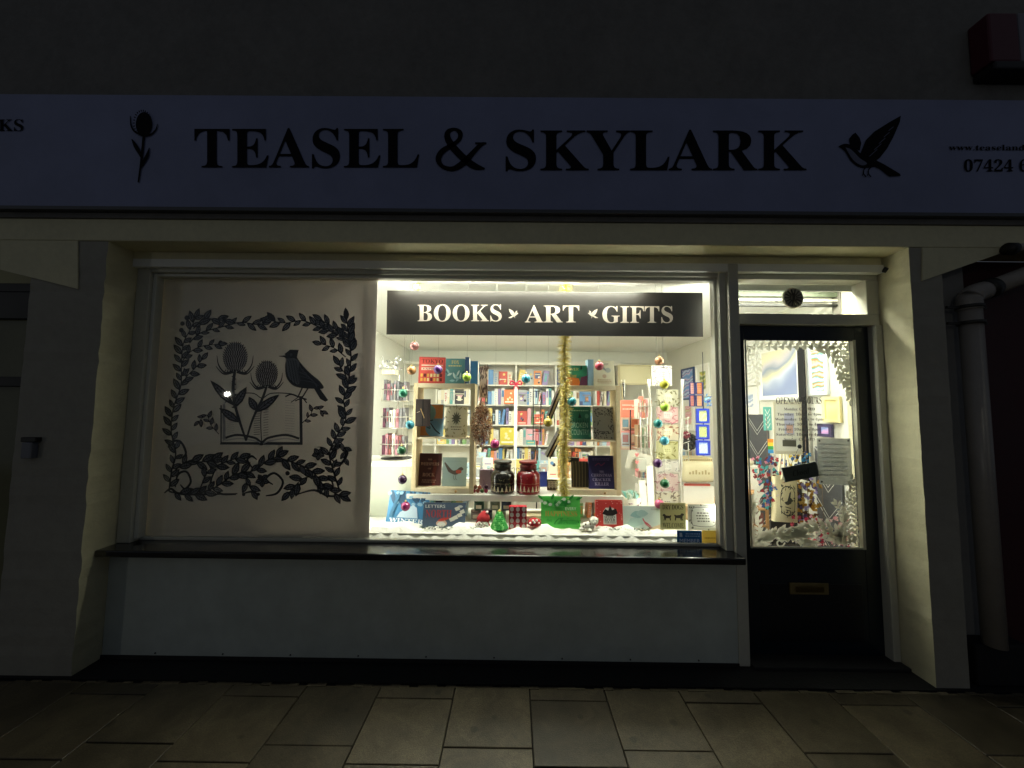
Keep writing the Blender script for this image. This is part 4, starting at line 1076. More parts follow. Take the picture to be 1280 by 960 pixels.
# spinner and wire racks -----------------------------------------------------
wire = mat('#d4d2c8', .3, .6)
def spinner(px, Y, z0, z1, w, tiers, label, palette, glabel, seed):
    R = random.Random(seed); a = at(px, 560, Y=Y)
    t = thing('card_spinner', label, 'card spinner', (a.x, Y, z0))
    q = MB(); q.lathe([(w*.62, 0), (w*.62, .006), (w*.1, .012), (.008, .02)], mat('#2e2b27', .4), 24); q.build('base', t)
    q = MB(); q.tube([(0, 0, .015), (0, 0, z1-z0)], .006, wire, 8); q.build('pole', t)
    H = (z1-z0-.03)/tiers; places = []
    for k in range(tiers):
        zb = .03+k*H
        q = MB(); hw = w/2
        for zz in (zb, zb+H*.42):
            q.tube([(-hw, -hw, zz), (hw, -hw, zz), (hw, hw, zz), (-hw, hw, zz), (-hw, -hw, zz)], .004, wire, 6)
        for sx_ in (-hw, 0, hw): q.tube([(sx_, -hw, zb), (sx_, -hw, zb+H*.42), (sx_*.6, -hw*.3, zb+H*.85)], .0025, wire, 6)
        q.build('wire_tier', t)
    n = 7
    for k in range(tiers):
        for j in range(n):
            cn, hx = R.choice(palette); cw = w*.92/n; q = MB(); hh = H*R.uniform(.6, .78)
            q.box(0, cw*.8, 0, .1, 0, hh, mat(hx, .5)); q.box(cw*.2, cw*.6, -.0008, 0, hh*.3, hh*.8, mat(R.choice(palette)[1], .5))
            o = q.build('card_pack', None, (a.x-w*.46+j*cw, Y-w/2+.012, z0+.036+k*H))
            tag(o, f'{cn} card pack, {ordn[j]} from left, tier {k+1} up, {glabel}', 'card pack', 'card packs in the '+glabel)
pal1 = [('white', '#e8e4dc'), ('plum', '#5a1f3c'), ('pink', '#b07884'), ('grey', '#6c6c70'), ('dark', '#2a2428'), ('red', '#7c302e')]
spinner(496, .62, lz+.001, at(490, 469, Y=.62).z, .19, 3, 'white wire card spinner with three tiers on the side shelf at left', pal1, 'left wire spinner', 3)
q = MB(); random.seed(31); a = at(488, 458, Y=.62)
for k in range(34):
    p = a+Vector((random.uniform(-.07, .07), random.uniform(-.05, .05), random.uniform(-.03, .07))); an = random.random()*6
    q.add([p, p+Vector((.025*math.cos(an), 0, .025*math.sin(an))), p+Vector((.02*math.cos(an+1.3), .01, .02*math.sin(an+1.3)))], [(0, 1, 2)], mat(random.choice(['#f2f2ee', '#cfd0d0', '#a6a8aa']), .25, .5))
q.box(a.x-.05, a.x+.05, .58, .66, a.z-.065, a.z-.03, mat('#eadfc0', .6))
o = q.build('foil_decoration'); tag(o, 'crumpled silver foil star decoration on top of the left card spinner', 'decoration')

pal2 = [('cream', '#e8e0cc'), ('pink', '#d8a0a0'), ('green', '#8fa888'), ('white', '#f0eee8'), ('brown', '#a88a6c'), ('blue', '#8fb0cc'), ('coral', '#d88a74')]
spinner(804, 1.25, .002, at(804, 487, Y=1.25).z, .15, 6, 'tall white wire card spinner standing left of the branch ladder', pal2, 'tall wire spinner by the ladder', 8)
spinner(862, 1.45, .002, at(862, 545, Y=1.45).z, .17, 5, 'wire card spinner standing behind and right of the branch ladder', pal2, 'wire spinner right of the ladder', 9)
# dried flower wreath
t = thing('dried_wreath', 'bushy brown dried flower bunch hanging right of the left oak frame', 'wreath', tuple(at(602, 530, Y=.33)))
q = MB(); random.seed(12); dm = [mat(h, .9, trans=.2) for h in ('#b08c66', '#e6cfa8', '#7a5a40', '#cfa480', '#5a4230', '#f2e4c8', '#c08468')]
for k in range(2600):
    u = random.random()*6.283; v = random.uniform(-1, 1); rr = random.random()**.4; s_ = math.sqrt(1-v*v)
    p = Vector((.066*s_*math.cos(u)*rr*(1-.12*v), .05*s_*math.sin(u)*rr, .148*v*rr)); d = (p+Vector((random.uniform(-.03, .03), -.02, random.uniform(-.02, .05)))).normalized()*random.uniform(.01, .022)
    n_ = d.cross(Vector((random.random(), random.random(), random.random()))).normalized()*.004
    q.add([p, p+d*.5+n_, p+d, p+d*.5-n_], [(0, 1, 2, 3)], random.choice(dm))
q.build('flowers', t)
q = MB(); q.tube([(0, 0, .13), (-.01, 0, .24), (0, 0, sz*0+.36)], .0015, mat('#b9a98a', .6), 6); q.build('hanging_string', t)
# patterned tall parcel behind left frame top
card((599, 458, 609, 497), .6, 'tall narrow brown patterned scroll hanging by the bookcase left bay', lambda A: wreathy(A, C('#3f2a20'), 40, 5, .05, .5, .25, .1), 'hanging_scroll', 'decoration', back='#a88a70', lean=0, thick=.02)

# leaning dark edged frames in the middle
def leaning(x0, y0, x1, y1, Y, label, k):
    a = at(x0, y1, Y=Y); b = at(x1, y0, Y=Y); d = b-a; L = d.length; ang = math.atan2(d.x, d.z)
    t = thing('leaning_picture', label, 'picture frame', tuple(a), (0, ang, 0), 'dark frames seen edge on in the middle of the display')
    q = MB(); q.box(0, .012, 0, .16, 0, L, mat('#17120f', .35)); q.build('dark_edge', t)
    q = MB(); q.box(.013, .024, .004, .156, .004, L-.004, mat('#e9ddc2', .6)); q.build('mount', t)
    q = MB(); q.box(.025, .034, 0, .16, 0, L, mat('#2a211b', .4)); q.build('back_edge', t)
leaning(683, 481, 701, 525, .44, 'upper dark edged picture frame leaning right behind the tinsel', 0)
leaning(683, 536, 701, 571, .44, 'lower dark edged picture frame leaning right behind the tinsel', 1)
t = thing('cane_stand', 'tall thin dark metal stand with wire ladder before the bookcase fourth bay', 'stand', tuple(at(670, 545, Y=1.6)))
q = MB(); kk = mat('#222226', .4, .6)
for x in (-.03, .05): q.tube([(x, 0, -.05), (x, 0, .52)], .006, kk, 6)
for k in range(4): q.tube([(-.03, 0, .05+k*.14), (.05, 0, .05+k*.14)], .004, kk, 6)
q.build('wire_ladder', t)
q = MB(); q.tube([(.01, 0, -.05), (.01, 0, -at(670, 545, Y=1.6).z+.003)], .008, kk, 6); q.lathe([(.14, 0), (.14, .012), (.01, .02)], kk, 20, (.01, 0, -at(670, 545, Y=1.6).z+.002)); q.build('foot', t)
# white post with red bow
pz = at(645, 480, Y=2.2)
t = thing('white_post', 'slim white post with a red ribbon bow at its top before the bookcase', 'post', (pz.x, 2.2, 0))
q = MB(); q.box(-.018, .018, -.018, .018, .002, pz.z, white); q.build('shaft', t)
q = MB(); rb = mat('#a8203c', .4)
for s_ in (-1, 1):
    q.tube(crom([(0, -.03, pz.z), (s_*.05, -.04, pz.z+.035), (s_*.07, -.035, pz.z-.005), (0, -.03, pz.z)]), [.004]+[.011]*17+[.004], rb, 8); q.tube([(0, -.03, pz.z), (s_*.035, -.035, pz.z-.07)], .008, rb, 6)
q.build('ribbon_bow', t)

# face-out books on the back shelves seen past the frames
for rc, hx, lb in (((630, 487, 643, 505), '#d8622c', 'orange face out book with pale pattern in the third bay, second shelf'), ((625, 535, 643, 556), '#cdbb3c', 'mustard yellow face out book in the third bay near the post'),
                   ((609, 575, 627, 600), '#d8655a', 'coral boxed book with yellow top beside the lavender box'), ((598, 566, 607, 586), '#a9cbd8', 'pale blue book with round motif on the left of the middle shelf background'),
                   ((668, 518, 679, 530), '#c8503c', 'small red orange face out book in the fourth bay')):
    book(rc, 2.9 if rc[0] > 610 else 1.6, lb, hx, art=lambda A: [A.disc(random.uniform(.2, .8), random.uniform(.3, .8), .1, C('#f0d9a8'), .07) for k in range(5)]+[A.rect(.1, .1, .9, .2, C('#f4ead0'))], thick=.02, lean=3)

# right-hand side --------------------------------------------------------------
card((773, 456, 816, 481), 2.6, 'blank cream board high on the back wall right of the frames', None, 'notice_board', 'board', back='#d9cfa4', lean=0, thick=.02, frame='#c9bf98', fw_=.02)
def a_pink(A):
    A.rect(0, .5, 1, 1, C('#e0705a')); A.rect(0, .3, 1, .6, C('#e58a86'))
    scrib(A, C('#f2cfc0'), .1, .9, .78, .94, 2, .02); A.disc(.35, .45, .16, C('#5c4a5a'), .07); A.rect(.05, .02, .45, .28, C('#e8dcc8')); A.rect(.5, .02, .95, .28, C('#d9a48c'))
card((776, 501, 799, 562), 1.5, 'tall coral and pink poster on a white panel right of the frames', a_pink, 'poster', 'poster', back='#e8b8a8', lean=0)
for k, (hx, l1) in enumerate((('#c9b6a0', 'upper left'), ('#d89a6a', 'upper right'), ('#b8c6cf', 'lower left'), ('#c07a6a', 'lower right'))):
    x = 777+(k % 2)*11; y = 522+(k//2)*19
    card((x, y, x+10, y+17), 1.35, f'small card at the {l1} of the four hung over the coral poster', lambda A: (A.rect(.15, .3, .85, .85, C(['#5f7f8f', '#c0603c', '#8c5a5a', '#e0c0a0'][k])), A.rect(.1, .1, .9, .2, C('#6f5c50'))), 'greeting_card', 'card', back=hx, lean=0, group='cards hung over the coral poster')
q = MB(); a0 = at(788, 512, Y=1.3); a1 = at(788, 565, Y=1.3); q.tube([a0, a1], .006, kk, 6); q.tube([a0+Vector((-.06, 0, -.2)), a0+Vector((.09, 0, -.2))], .004, mat('#9c3040', .4), 6)
o = q.build('hanging_wire'); tag(o, 'dark upright wire with red crossbar over the coral poster', 'wire')
t = thing('metal_tube', 'short polished metal tube hanging at the right edge of the right frame', 'tube', tuple(at(779, 488, Y=.45)))
q = MB(); q.lathe([(.014, -.065), (.014, .05), (.012, .055)], mat('#a9a9a4', .2, 1), 14); q.build('tube', t); q = MB(); q.lathe([(.015, .056), (.015, .078)], mat('#e3ddca', .3), 14); q.build('cap', t)
# ladder of hanging cards between silver twig poles
t = thing('twig_ladder', 'pair of tall silver branch poles holding a ladder of cards', 'card ladder', (0, .9, 0))
tw = mat('#d9d5ca', .35, .35, var=.15, bump=.5, scale=40)
for xt, xb in ((812, 822), (854, 851)):
    for j in range(3):
        q = MB(); p0 = at(xt+j*2.0-2, 474, Y=.9); p1 = at(xb+j*1.5-2, 655, Y=.9)
        q.tube(crom([(p0.x+(p1.x-p0.x)*f+.012*math.sin(f*9+j*2), .02*j, p0.z+(p1.z-p0.z)*f) for f in (0, .2, .4, .6, .8, 1)], 4), [.007+.002*math.sin(i*1.3) for i in range(21)], tw, 8); q.build('branch', t)
q = MB(); tz = at(835, 655, Y=.9).z; xL = at(822, 655, Y=.9).x; xR = at(851, 655, Y=.9).x
for zz in (.02, tz-.02): q.box(xL-.05, xR+.05, -.06, .14, zz-.018, zz, white)
for x in (xL-.03, xR+.01): q.box(x, x+.02, -.04, .12, .001, tz-.02, white)
q.build('plinth', t)
rungs = [(487, 508, '#b8b49a', '#5f5c3c', 'top olive sprigs'), (509, 529, '#c9aaa4', '#9c5a60', 'pink leaf border'), (531, 550, '#c9bfa4', '#7a4a30', 'brown feather sprigs'), (552, 574, '#b8b480', '#6e6a2c', 'mustard centre'),
         (576, 591, '#cfcbc0', '#8f8c84', 'plain pale oval'), (593, 614, '#c9b4ae', '#9a6c70', 'dusty rose scrolls'), (617, 640, '#d8cfbc', '#6d5f50', 'brown twigs on cream')]
for k, (y0, y1, hx, h2, nm) in enumerate(rungs):
    random.seed(k)
    card((821, y0, 848, y1), .86, f'card with {nm}, {ordn[k]} from the top of the branch ladder', lambda A: (wreathy(A, C(h2), 26, 40+k, .05, .38, .2, .07), A.rect(.3, .3, .7, .7, C(hx)), scrib(A, C(h2), .36, .64, .4, .6, 2, .04)), 'greeting_card', 'card', back=hx, lean=0, group='cards hung on the branch ladder')
card((815, 457, 840, 482), .95, 'white card with oval leaf border above the branch ladder', lambda A: (A.line([(.15, .3), (.2, .8), (.5, .9), (.8, .8), (.85, .3), (.5, .12), (.15, .3)], .03, C('#7b7880')), wreathy(A, C('#6b6870'), 24, 9, .06, .25, .12, .05), scrib(A, C('#8a8480'), .3, .7, .4, .7, 3, .03)), 'greeting_card', 'card', back='#ece8e0', lean=0)
# wire side racks around the ladder with small cards
for sx_, lb in ((806, 'left'), (857, 'right')):
    t = thing('wire_rack', f'thin wire card rack on the {lb} side of the branch ladder', 'wire rack', tuple(at(sx_, 600, Y=1.0)))
    q = MB()
    for x in (-.03, .03): q.tube([(x, 0, -.0), (x, 0, .55)], .004, wire, 6)
    for k in range(8): q.tube([(-.03, 0, .03+k*.07), (.03, -.03, .06+k*.07)], .003, wire, 6)
    q.build('wires', t)
    q = MB(); q.tube([(0, 0, 0), (0, 0, -at(sx_, 600, Y=1.0).z+.01)], .006, wire, 8); q.lathe([(.09, 0), (.09, .01), (.01, .015)], wire, 16, (0, 0, -at(sx_, 600, Y=1.0).z+.001)); q.build('stand', t)
# white things low centre right
card((781, 566, 811, 588), .75, 'grey print card tilted beside a pink heart string', lambda A: scrib(A, C('#8b8a84'), .2, .8, .3, .7, 3), 'greeting_card', 'card', back='#cfccbf', lean=0, roll=14)
card((797, 574, 808, 588), .7, 'small dark grey gift box near the pink hearts', None, 'gift_box', 'box', back='#8f8f84', lean=0, thick=.04)
t = thing('heart_string', 'string of three pink paper hearts hanging right of the right frame', 'garland', tuple(at(796, 572, Y=.5)))
q = MB(); q.tube([(0, 0, .06), (0, 0, -.12)], .001, mat('#d8a0a0', .6), 4); q.build('string', t)
for k in range(3):
    q = MB(); c_ = (0, -.002, .02-.055*k); s_ = .016; q.prism([(c_[0]+s_*x, c_[2]+s_*y) for x, y in ((0, -1), (-.9, .1), (-.8, .75), (-.4, .85), (0, .5), (.4, .85), (.8, .75), (.9, .1))], -.004, -.001, mat('#dd7f80', .6)); q.build('heart', t)
t = thing('gift_cup', 'white patterned paper cup with turquoise tissue below the pink hearts', 'cup', (at(790, 660, Y=.42).x, .42, BEDZ+.001))
q = MB(); q.lathe([(.045, 0), (.062, .16)], mat('#e6ded2', .6), 20); q.build('cup', t)
q = MB(); random.seed(5)
for k in range(40):
    a_ = random.random()*6.28; r_2 = random.uniform(0, .055); p = Vector((r_2*math.cos(a_), r_2*math.sin(a_), .155)); q.add([p, p+Vector((random.uniform(-.03, .03), random.uniform(-.02, .02), .06)), p+Vector((.02, .01, .03))], [(0, 1, 2)], mat(random.choice(['#86cfd0', '#a9dedc', '#e8f0e8', '#8aa58a']), .6))
q.build('tissue', t)
A = Art(step=.0003); A.k = 210
for k in range(26):
    x = random.uniform(-.035, .035); A.lock = 218; A.leaf(x, random.uniform(.02, .14), random.random()*6, .02, .008, C(random.choice(['#5c4450', '#a88494', '#4a4040'])))
A.build('print', t)
for k, (x0, x1, y0, y1) in enumerate(((803, 811, 603, 650), (811, 819, 585, 648), (798, 805, 620, 652))):
    card((x0, y0, x1, y1), .66+.05*k, ['tall white card rack board left of the branch ladder', 'taller white leaning board beside the branch ladder', 'short cream board beside the patterned paper cup'][k], None, 'display_board', 'board', back='#ece7d8' if k < 2 else '#d8cba0', lean=2, roll=-4+3*k, thick=.012)
# art on the right-hand wall: hung flat on the wall, seen obliquely
def wall_pic(x0, x1, y0, y1, label, cols, frame='#f3f1ea', mountw=.0, scale=5, rot=.3, off=0, group=None, art=None, name='framed_print', cat='print', X=2.335):
    pa_ = at(x0, (y0+y1)/2, X=X-off); pb_ = at(x1, (y0+y1)/2, X=X-off)
    yn, yf = pb_.y, pa_.y
    if yn > yf: yn, yf = yf, yn
    mid = at((x0+x1)/2, y0, X=X-off).z, at((x0+x1)/2, y1, X=X-off).z
    w = yf-yn; h = mid[0]-mid[1]
    t = thing(name, label, cat, (X-off, (yn+yf)/2, mid[1]), (0, 0, rad(-90)), group)
    # local: +x runs towards -Y (nearer), -y faces -X
    f = .022; fm = mat(frame, .4)
    q = MB()
    for b in ((-w/2, -w/2+f, 0, h), (w/2-f, w/2, 0, h), (-w/2+f, w/2-f, 0, f), (-w/2+f, w/2-f, h-f, h)): q.box(b[0], b[1], -.02, -.001, b[2], b[3], fm)
    q.build('frame', t)
    q = MB(); q.box(-w/2+f, w/2-f, -.008, -.002, f, h-f, mat('#f4f2ea', .6)); q.build('mount', t)
    g = f+mountw; q = MB(); q.box(-w/2+g, w/2-g, -.010, -.0085, g, h-g, paint_mat('picture_paint', cols, scale, rot)); q.build('picture', t)
    return t
wall_pic(853, 869, 460, 500, 'blue and lilac seascape print on the right wall seen through the window', ['#6f9ad8', '#a9c0e8', '#e3b9d8', '#4f6fb0', '#c9d6f0'], '#2f4a7a', scale=2)
wall_pic(871, 888, 455, 496, 'white framed yellow meadow print on the right wall near the window edge', ['#9fb06a', '#d8c24e', '#e6e2c0', '#7c8f4a'], '#f6f4ee', .07, scale=2)
wall_pic(854, 869, 500, 538, 'white framed pink flower print below the blue seascape', ['#e9a5ae', '#f3dfe0', '#d86a80', '#e0e0b8'], '#f6f4ee', .06, scale=3)
def tile_(rc, Y, lb, cols, fr, base=None):
    t = card(rc, Y, lb, None, 'framed_tile', 'framed tile', frame=fr, fw_=.016, back=paint_mat('tile_paint', cols, 9, .8), lean=0, thick=.012, group='small blue framed tiles in a column')
for rc, lb, cols in (((871, 511, 886, 529), 'top blue framed tile with green leaves, right of the ladder', ['#c9d68c', '#f0efcf', '#7f9a4a', '#e8e3a0']), ((871, 531, 886, 549), 'middle blue framed tile with green clover pattern', ['#9fb56a', '#e6e6b0', '#5f7f3c', '#d6d98c']),
                     ((871, 551, 887, 569), 'lowest blue framed tile with pale blue house scene', ['#dfeaf6', '#7fa4d8', '#f6f8fa', '#9fc0e6'])): tile_(rc, .8, lb, cols, '#2a3fb0')
q = MB(); a0 = at(879, 478, Y=.815); a1 = at(879, 510, Y=.815); q.tube([a0, (a0.x, .815, at(879, 440, Y=.815).z)], .003, kk, 6)
q.tube([a0, (a1.x, .83, at(879, 570, Y=.83).z)], .004, kk, 6); o = q.build('hanging_wire'); tag(o, 'dark wire carrying the column of small blue framed tiles', 'wire')
for rc, lb, hx in (((862, 478, 868, 493), 'small pink card clipped left of the dark wire upper row', '#d99a90'), ((870, 478, 878, 493), 'small orange card clipped at the wire upper row', '#d8814c'), ((862, 494, 868, 508), 'small red card clipped left of the dark wire lower row', '#c9766a'), ((870, 494, 878, 508), 'small peach card on the wire lower row', '#e0a070')):
    card(rc, .82, lb, lambda A: scrib(A, C('#6a4a44'), .15, .85, .2, .8, 4, .04, 3), 'greeting_card', 'card', frame='#2b3266', fw_=.004, back=hx, lean=0)
q = MB(); random.seed(77); a = at(886, 503, Y=.8)
for k in range(26):
    p = a+Vector((random.uniform(-.03, .04), random.uniform(-.01, .01), random.uniform(-.05, .05))); an = random.random()*6
    q.add([p, p+Vector((.03*math.cos(an), -.004, .03*math.sin(an))), p+Vector((.014*math.cos(an+.9), 0, .014*math.sin(an+.9)))], [(0, 1, 2)], mat(random.choice(['#3a8fd0', '#2a4fb8', '#7fc4e0', '#223a90']), .4))
o = q.build('blue_bow'); tag(o, 'shiny blue ribbon bow above the top blue framed tile', 'bow')
# cushions, box and rail low at right
def cushion(rc, Y, lb, hx):
    a, w, h = px_place(*rc, Y); t = thing('cushion', lb, 'cushion', (a.x, Y, a.z))
    q = MB(); n = 14; vs = []; fs = []
    for i in range(n+1):
        for j in range(n+1):
            u, v = i/n*2-1, j/n*2-1; p = (1-u**4)*(1-v**4); vs.append((u*w/2*(1-.05*v*v), -.05*p**.5, h/2+v*h/2*(1-.06*u*u)))
    m0 = len(vs); vs += [(x, .05-(y+.05) if False else -y, z) for x, y, z in vs]
    for i in range(n):
        for j in range(n): a_ = i*(n+1)+j; fs += [(a_, a_+n+1, a_+n+2, a_+1), (a_+m0, a_+1+m0, a_+n+2+m0, a_+n+1+m0)]
    q.add(vs, fs, mat(hx, .9, var=.05, bump=.4, scale=120), True); q.build('cover', t); return t, w, h
t, w, h = cushion((850, 577, 892, 603), .95, 'cream cushion embroidered with a small brown village, right of the ladder', '#d6cba8')
A = Art(step=.0005); A.k = 100
for k in range(7): A.lock = 103; x = -w*.3+k*w*.09; A.rect(x, h*.42, x+w*.05, h*(.52+.05*(k % 3)), C('#8c7a50'))
A.build('embroidery', t)
t = thing('white_crate', 'white open crate of papers low at the right of the window', 'crate', (at(874, 630, Y=.95).x, .95, at(874, 630, Y=.95).z))
q = MB(); 
for b in ((-.13, .13, 0, .012), (-.13, .13, .19, .2)): q.box(b[0], b[1], b[2], b[3], 0, .15, mat('#f0ece2', .5))
q.box(-.13, -.118, .0125, .1895, 0, .15, mat('#f0ece2', .5)); q.box(.118, .13, .0125, .1895, 0, .15, mat('#f0ece2', .5)); q.build('sides', t)
q = MB()
for k in range(6): q.box(-.11, .11, .02+.028*k, .034+.028*k, .005, .165+.006*(k % 3), mat(['#d8685a', '#f3f0e8', '#a9b4b8', '#e6dcc6', '#6f777a', '#e8e8e2'][k], .6))
q.build('papers', t)
t2 = at(874, 626, Y=.9)
t = thing('side_table', 'small table with pale wood front rail under the white crate', 'table', (at(874, 631, Y=1.05).x, 1.05, 0))
q = MB(); zt = at(874, 630, Y=.95).z-.002; q.box(-.2, .24, -.16, .2, zt-.03, zt, mat('#d9b98c', .5, var=.1)); q.build('top', t, bevel=.004)
for x in (-.19, .20):
    for y in (-.15, .17): q = MB(); q.box(x, x+.03, y, y+.03, .002, zt-.031, mat('#d9b98c', .5, var=.1)); q.build('leg', t)
t = thing('dark_basket', 'dark grey bundle with a red ribbon between ladder and blue tiles', 'basket', tuple(at(861, 560, Y=1.05)))
q = MB(); random.seed(3); fuzz(q, (0, 0, .06), .055, mat('#3a3a3a', .8), 60, .02, (1.1, .8, 1.2)); q.build('bundle', t)
q = MB(); fuzz(q, (-.04, -.04, .12), .025, mat('#7a2f3c', .6), 24, .012); q.build('ribbon', t)
t = thing('patterned_shelf', 'narrow shelf with brown leaf patterned edge above the cream cushion', 'shelf', tuple(at(872, 577, Y=1.0)))
q = MB(); q.box(-.13, .13, 0, .18, -.0, .03, mat('#d8c79a', .5)); q.build('board', t)
A = Art(step=.0005)
for k in range(14): A.lock = 3; A.leaf(-.12+.018*k, .006, .9, .022, .008, C('#5a4326'))
A.build('pattern', t)

# ================================================================= hanging sign, tinsel, baubles
HS = thing('hanging_sign', 'wide black sign lettered books art gifts hanging inside the top of the window', 'sign', (0, .205, 0))
pl = [at(x, y, Y=.205) for x, y in ((484, 363), (878, 366), (879, 421), (483, 418))]
q = MB(); q.prism([(p.x, p.z) for p in pl], 0, .006, mat('#15110e', .38, var=.1, scale=4)); q.build('board', HS)
def smap(x, y):
    p = at(x, y, Y=.205); return (p.x, p.z)
cr_ = mat('#a0968a', .5)
A = Art(smap); A.text('BOOKS', 522, 402, 627, 380.5, cr_); A.text('ART', 656, 403, 724, 381.5, cr_); A.text('GIFTS', 753, 404, 841, 382.5, cr_)
A.build('lettering', HS)
for ox, f in ((648, -1), (735, 1)):
    A = Art(smap); g = lambda pts: [(ox+f*x*.115, 391.5+y*.115) for x, y in pts]
    A.poly(g([(0, 0), (14, -6), (28, 0), (50, 20), (70, 34), (60, 40), (30, 28), (12, 10)]), cr_); A.poly(g([(38, 20), (44, -8), (70, -32), (104, -48), (98, -20), (80, 14), (62, 28)]), cr_); A.poly(g([(20, 2), (12, -28), (30, -20), (40, 4), (36, 18)]), cr_); A.poly(g([(66, 26), (112, 52), (80, 54), (58, 38)]), cr_); A.poly(g([(40, 34), (36, 60), (46, 38)]), cr_)
    A.build('bird_motif', HS)
q = MB()
for x in (500, 862):
    p = at(x, 364, Y=.205); q.tube([(p.x, .003, p.z), (p.x, .003, 2.369)], .0012, mat('#8a8a86', .4), 5)
    q.build('hanging_wire', HS); q = MB()

t = thing('tinsel_garland', 'long gold tinsel garland hanging down the middle of the window display', 'tinsel', (0, .262, 0))
q = MB(); random.seed(44); gm = [mat('#f6ea8a', .3, .1), mat('#fffad0', .25, .2), mat('#ecd766', .3, .2), mat('#d2bd48', .3, .4)]
N = 5200; yt, yb = 352, 640
for k in range(N):
    f = k/N; y = yt+(yb-yt)*f; xx = 707+1.2*math.sin(f*14)+(2 if f > .5 else 0)*0
    p = at(xx-2*f, y, Y=.262); p.y = 0; a = k*2.399; L = random.uniform(.034, .060)*(1 if f < .97 else .8)
    d = Vector((math.cos(a), math.sin(a)*.8, random.uniform(-.8, .35))).normalized()
    if d.y*L > .02 : d.y *= .5
    n_ = d.cross(Vector((random.uniform(-1, 1), random.uniform(-1, 1), 1))).normalized()*.0019
    q.add([p-n_, p+n_, p+d*L+n_*.4, p+d*L-n_*.4], [(0, 1, 2, 3)], gm[k % 4])
q.build('tinsel_strands', t)
q = MB(); p0 = at(707, yt, Y=.262); p1 = at(705, yb, Y=.262); q.tube([(p0.x, 0, p0.z), (p1.x, 0, p1.z)], .003, mat('#a8924a', .4, .6), 6); q.build('core_wire', t)

bcol = {'pink': '#c98a86', 'copper': '#b5814e', 'purple': '#5b2a78', 'lime': '#9dc03a', 'turquoise': '#3f9db4', 'green': '#1f7a5c', 'teal': '#3b8b9c', 'dark green': '#1c5a38', 'plum': '#3a1a40', 'magenta': '#9c2464', 'olive': '#a89430', 'deep teal': '#1c7076', 'crimson': '#9a2c3e', 'orange copper': '#c08660', 'yellow': '#b5b02e', 'sea green': '#127f80', 'violet': '#4c1f5c', 'emerald': '#0e5c34', 'rose': '#c8527c', 'pale lime': '#cfe07a'}
bs = [(518, 432.5, 'pink', 'at the top left under the black sign'), (514.5, 463, 'copper', 'above the left oak frame corner'), (547.5, 462, 'purple', 'in front of the red novel'), (583.5, 471.5, 'lime', 'in front of the blue books on the left frame'),
      (657.5, 473.5, 'turquoise', 'hanging before the bookcase beside the red bow'), (504, 491.5, 'green', 'in front of the left spinner upper tier'), (512.5, 531, 'teal', 'at the left edge of the left oak frame'), (502, 563, 'dark green', 'in front of the left spinner bottom tier'),
      (503, 599.5, 'plum', 'alone against the pale panel under the side shelf'), (507, 633, 'magenta', 'in front of the pale blue winter book'), (618.5, 555, 'magenta', 'above the black jar below the dried flowers'), (685, 528, 'olive', 'beside the upper leaning dark frame'),
      (715, 502, 'deep teal', 'just right of the tinsel above the green novel'), (749, 457.5, 'crimson', 'in front of the cream book on the right frame'), (824, 451, 'orange copper', 'above the white oval card at right'), (830.5, 480.5, 'yellow', 'highest on the branch ladder'),
      (831, 509, 'lime', 'second down the branch ladder'), (822.5, 529.5, 'sea green', 'left of the two on the ladder middle'), (830.5, 551, 'turquoise', 'low in the ladder middle over the feather card'), (822, 579, 'violet', 'on the ladder over the pale oval card'),
      (831, 604.5, 'emerald', 'on the ladder over the dusty rose card'), (824, 630, 'rose', 'lowest of the ladder, above the dog sign'), (521, 359, 'pale lime', 'at the very top left above the black sign')]
for i, (x, y, cn, lb) in enumerate(bs):
    Y = .238 if y > 370 and True else (.175 if y > 370 else .262)
    p = at(x, y, Y=Y); r = 5.6*(Y-CAM.y)/F_PX*(.9 if y < 370 else 1)
    t = thing('bauble', f'{cn} bauble {lb}', 'bauble', tuple(p), group='baubles hung on threads across the window')
    q = MB(); q.ball((0, 0, 0), r, mat(bcol[cn], .34, .15, var=.12, scale=300, coat=.3), 24); q.build('ball', t)
    q = MB(); q.lathe([(.007, r*.96), (.007, r+.006), (.005, r+.009)], mat('#cdb87c', .3, 1), 12); q.tube([(.004*math.cos(a*.7), 0, r+.012+.004*math.sin(a*.7)) for a in range(10)], .0009, mat('#cdb87c', .3, 1), 5); q.build('cap', t)
    q = MB(); q.tube([(0, 0, r+.014), (0, 0, 2.369-p.z)], .0006, mat('#8c8c86', .5), 4); q.build('thread', t)

# ================================================================= seen through the door
wall_pic(950, 1002, 431, 500, 'large white framed pastel beach painting on the wall behind the door glass', ['#8f9cc0', '#c9cfe0', '#e6dfb8', '#9aa6bc', '#d8d2d8', '#e9e4c4'], '#f2f1ea', .02, scale=.45, rot=.35)
wall_pic(926, 949, 484, 518, 'small white framed blue seascape at the left edge of the door glass', ['#a9b8d4', '#dfe4ee', '#8fa4c8', '#f0f0ee'], '#f2f1ea', .05, scale=2)
wall_pic(926, 948, 427, 482, 'white leafy sheet at the upper left behind the door glass', ['#e6e6e0', '#f4f4f0', '#d8d8d0'], '#f2f1ea', .0, scale=4)
wall_pic(1012, 1036, 432, 494, 'colourful picture sheet with green top and small scenes behind the door', ['#e6e0c8', '#d87a4a', '#6fa45a', '#86b8d8', '#f0ecd8'], '#dfe4e6', .01, scale=4, rot=.1)
wall_pic(1031, 1053, 496, 528, 'pale yellow notice sheet on the wall behind the door', ['#e8dc9c', '#efe6b4', '#e3d48c'], '#efe2a8', .0, scale=1)
wall_pic(1025, 1042, 530, 546, 'small lilac and pink print below the yellow notice', ['#b49ad8', '#e3a9d8', '#9ab0e8'], '#4a4468', .0, scale=3)
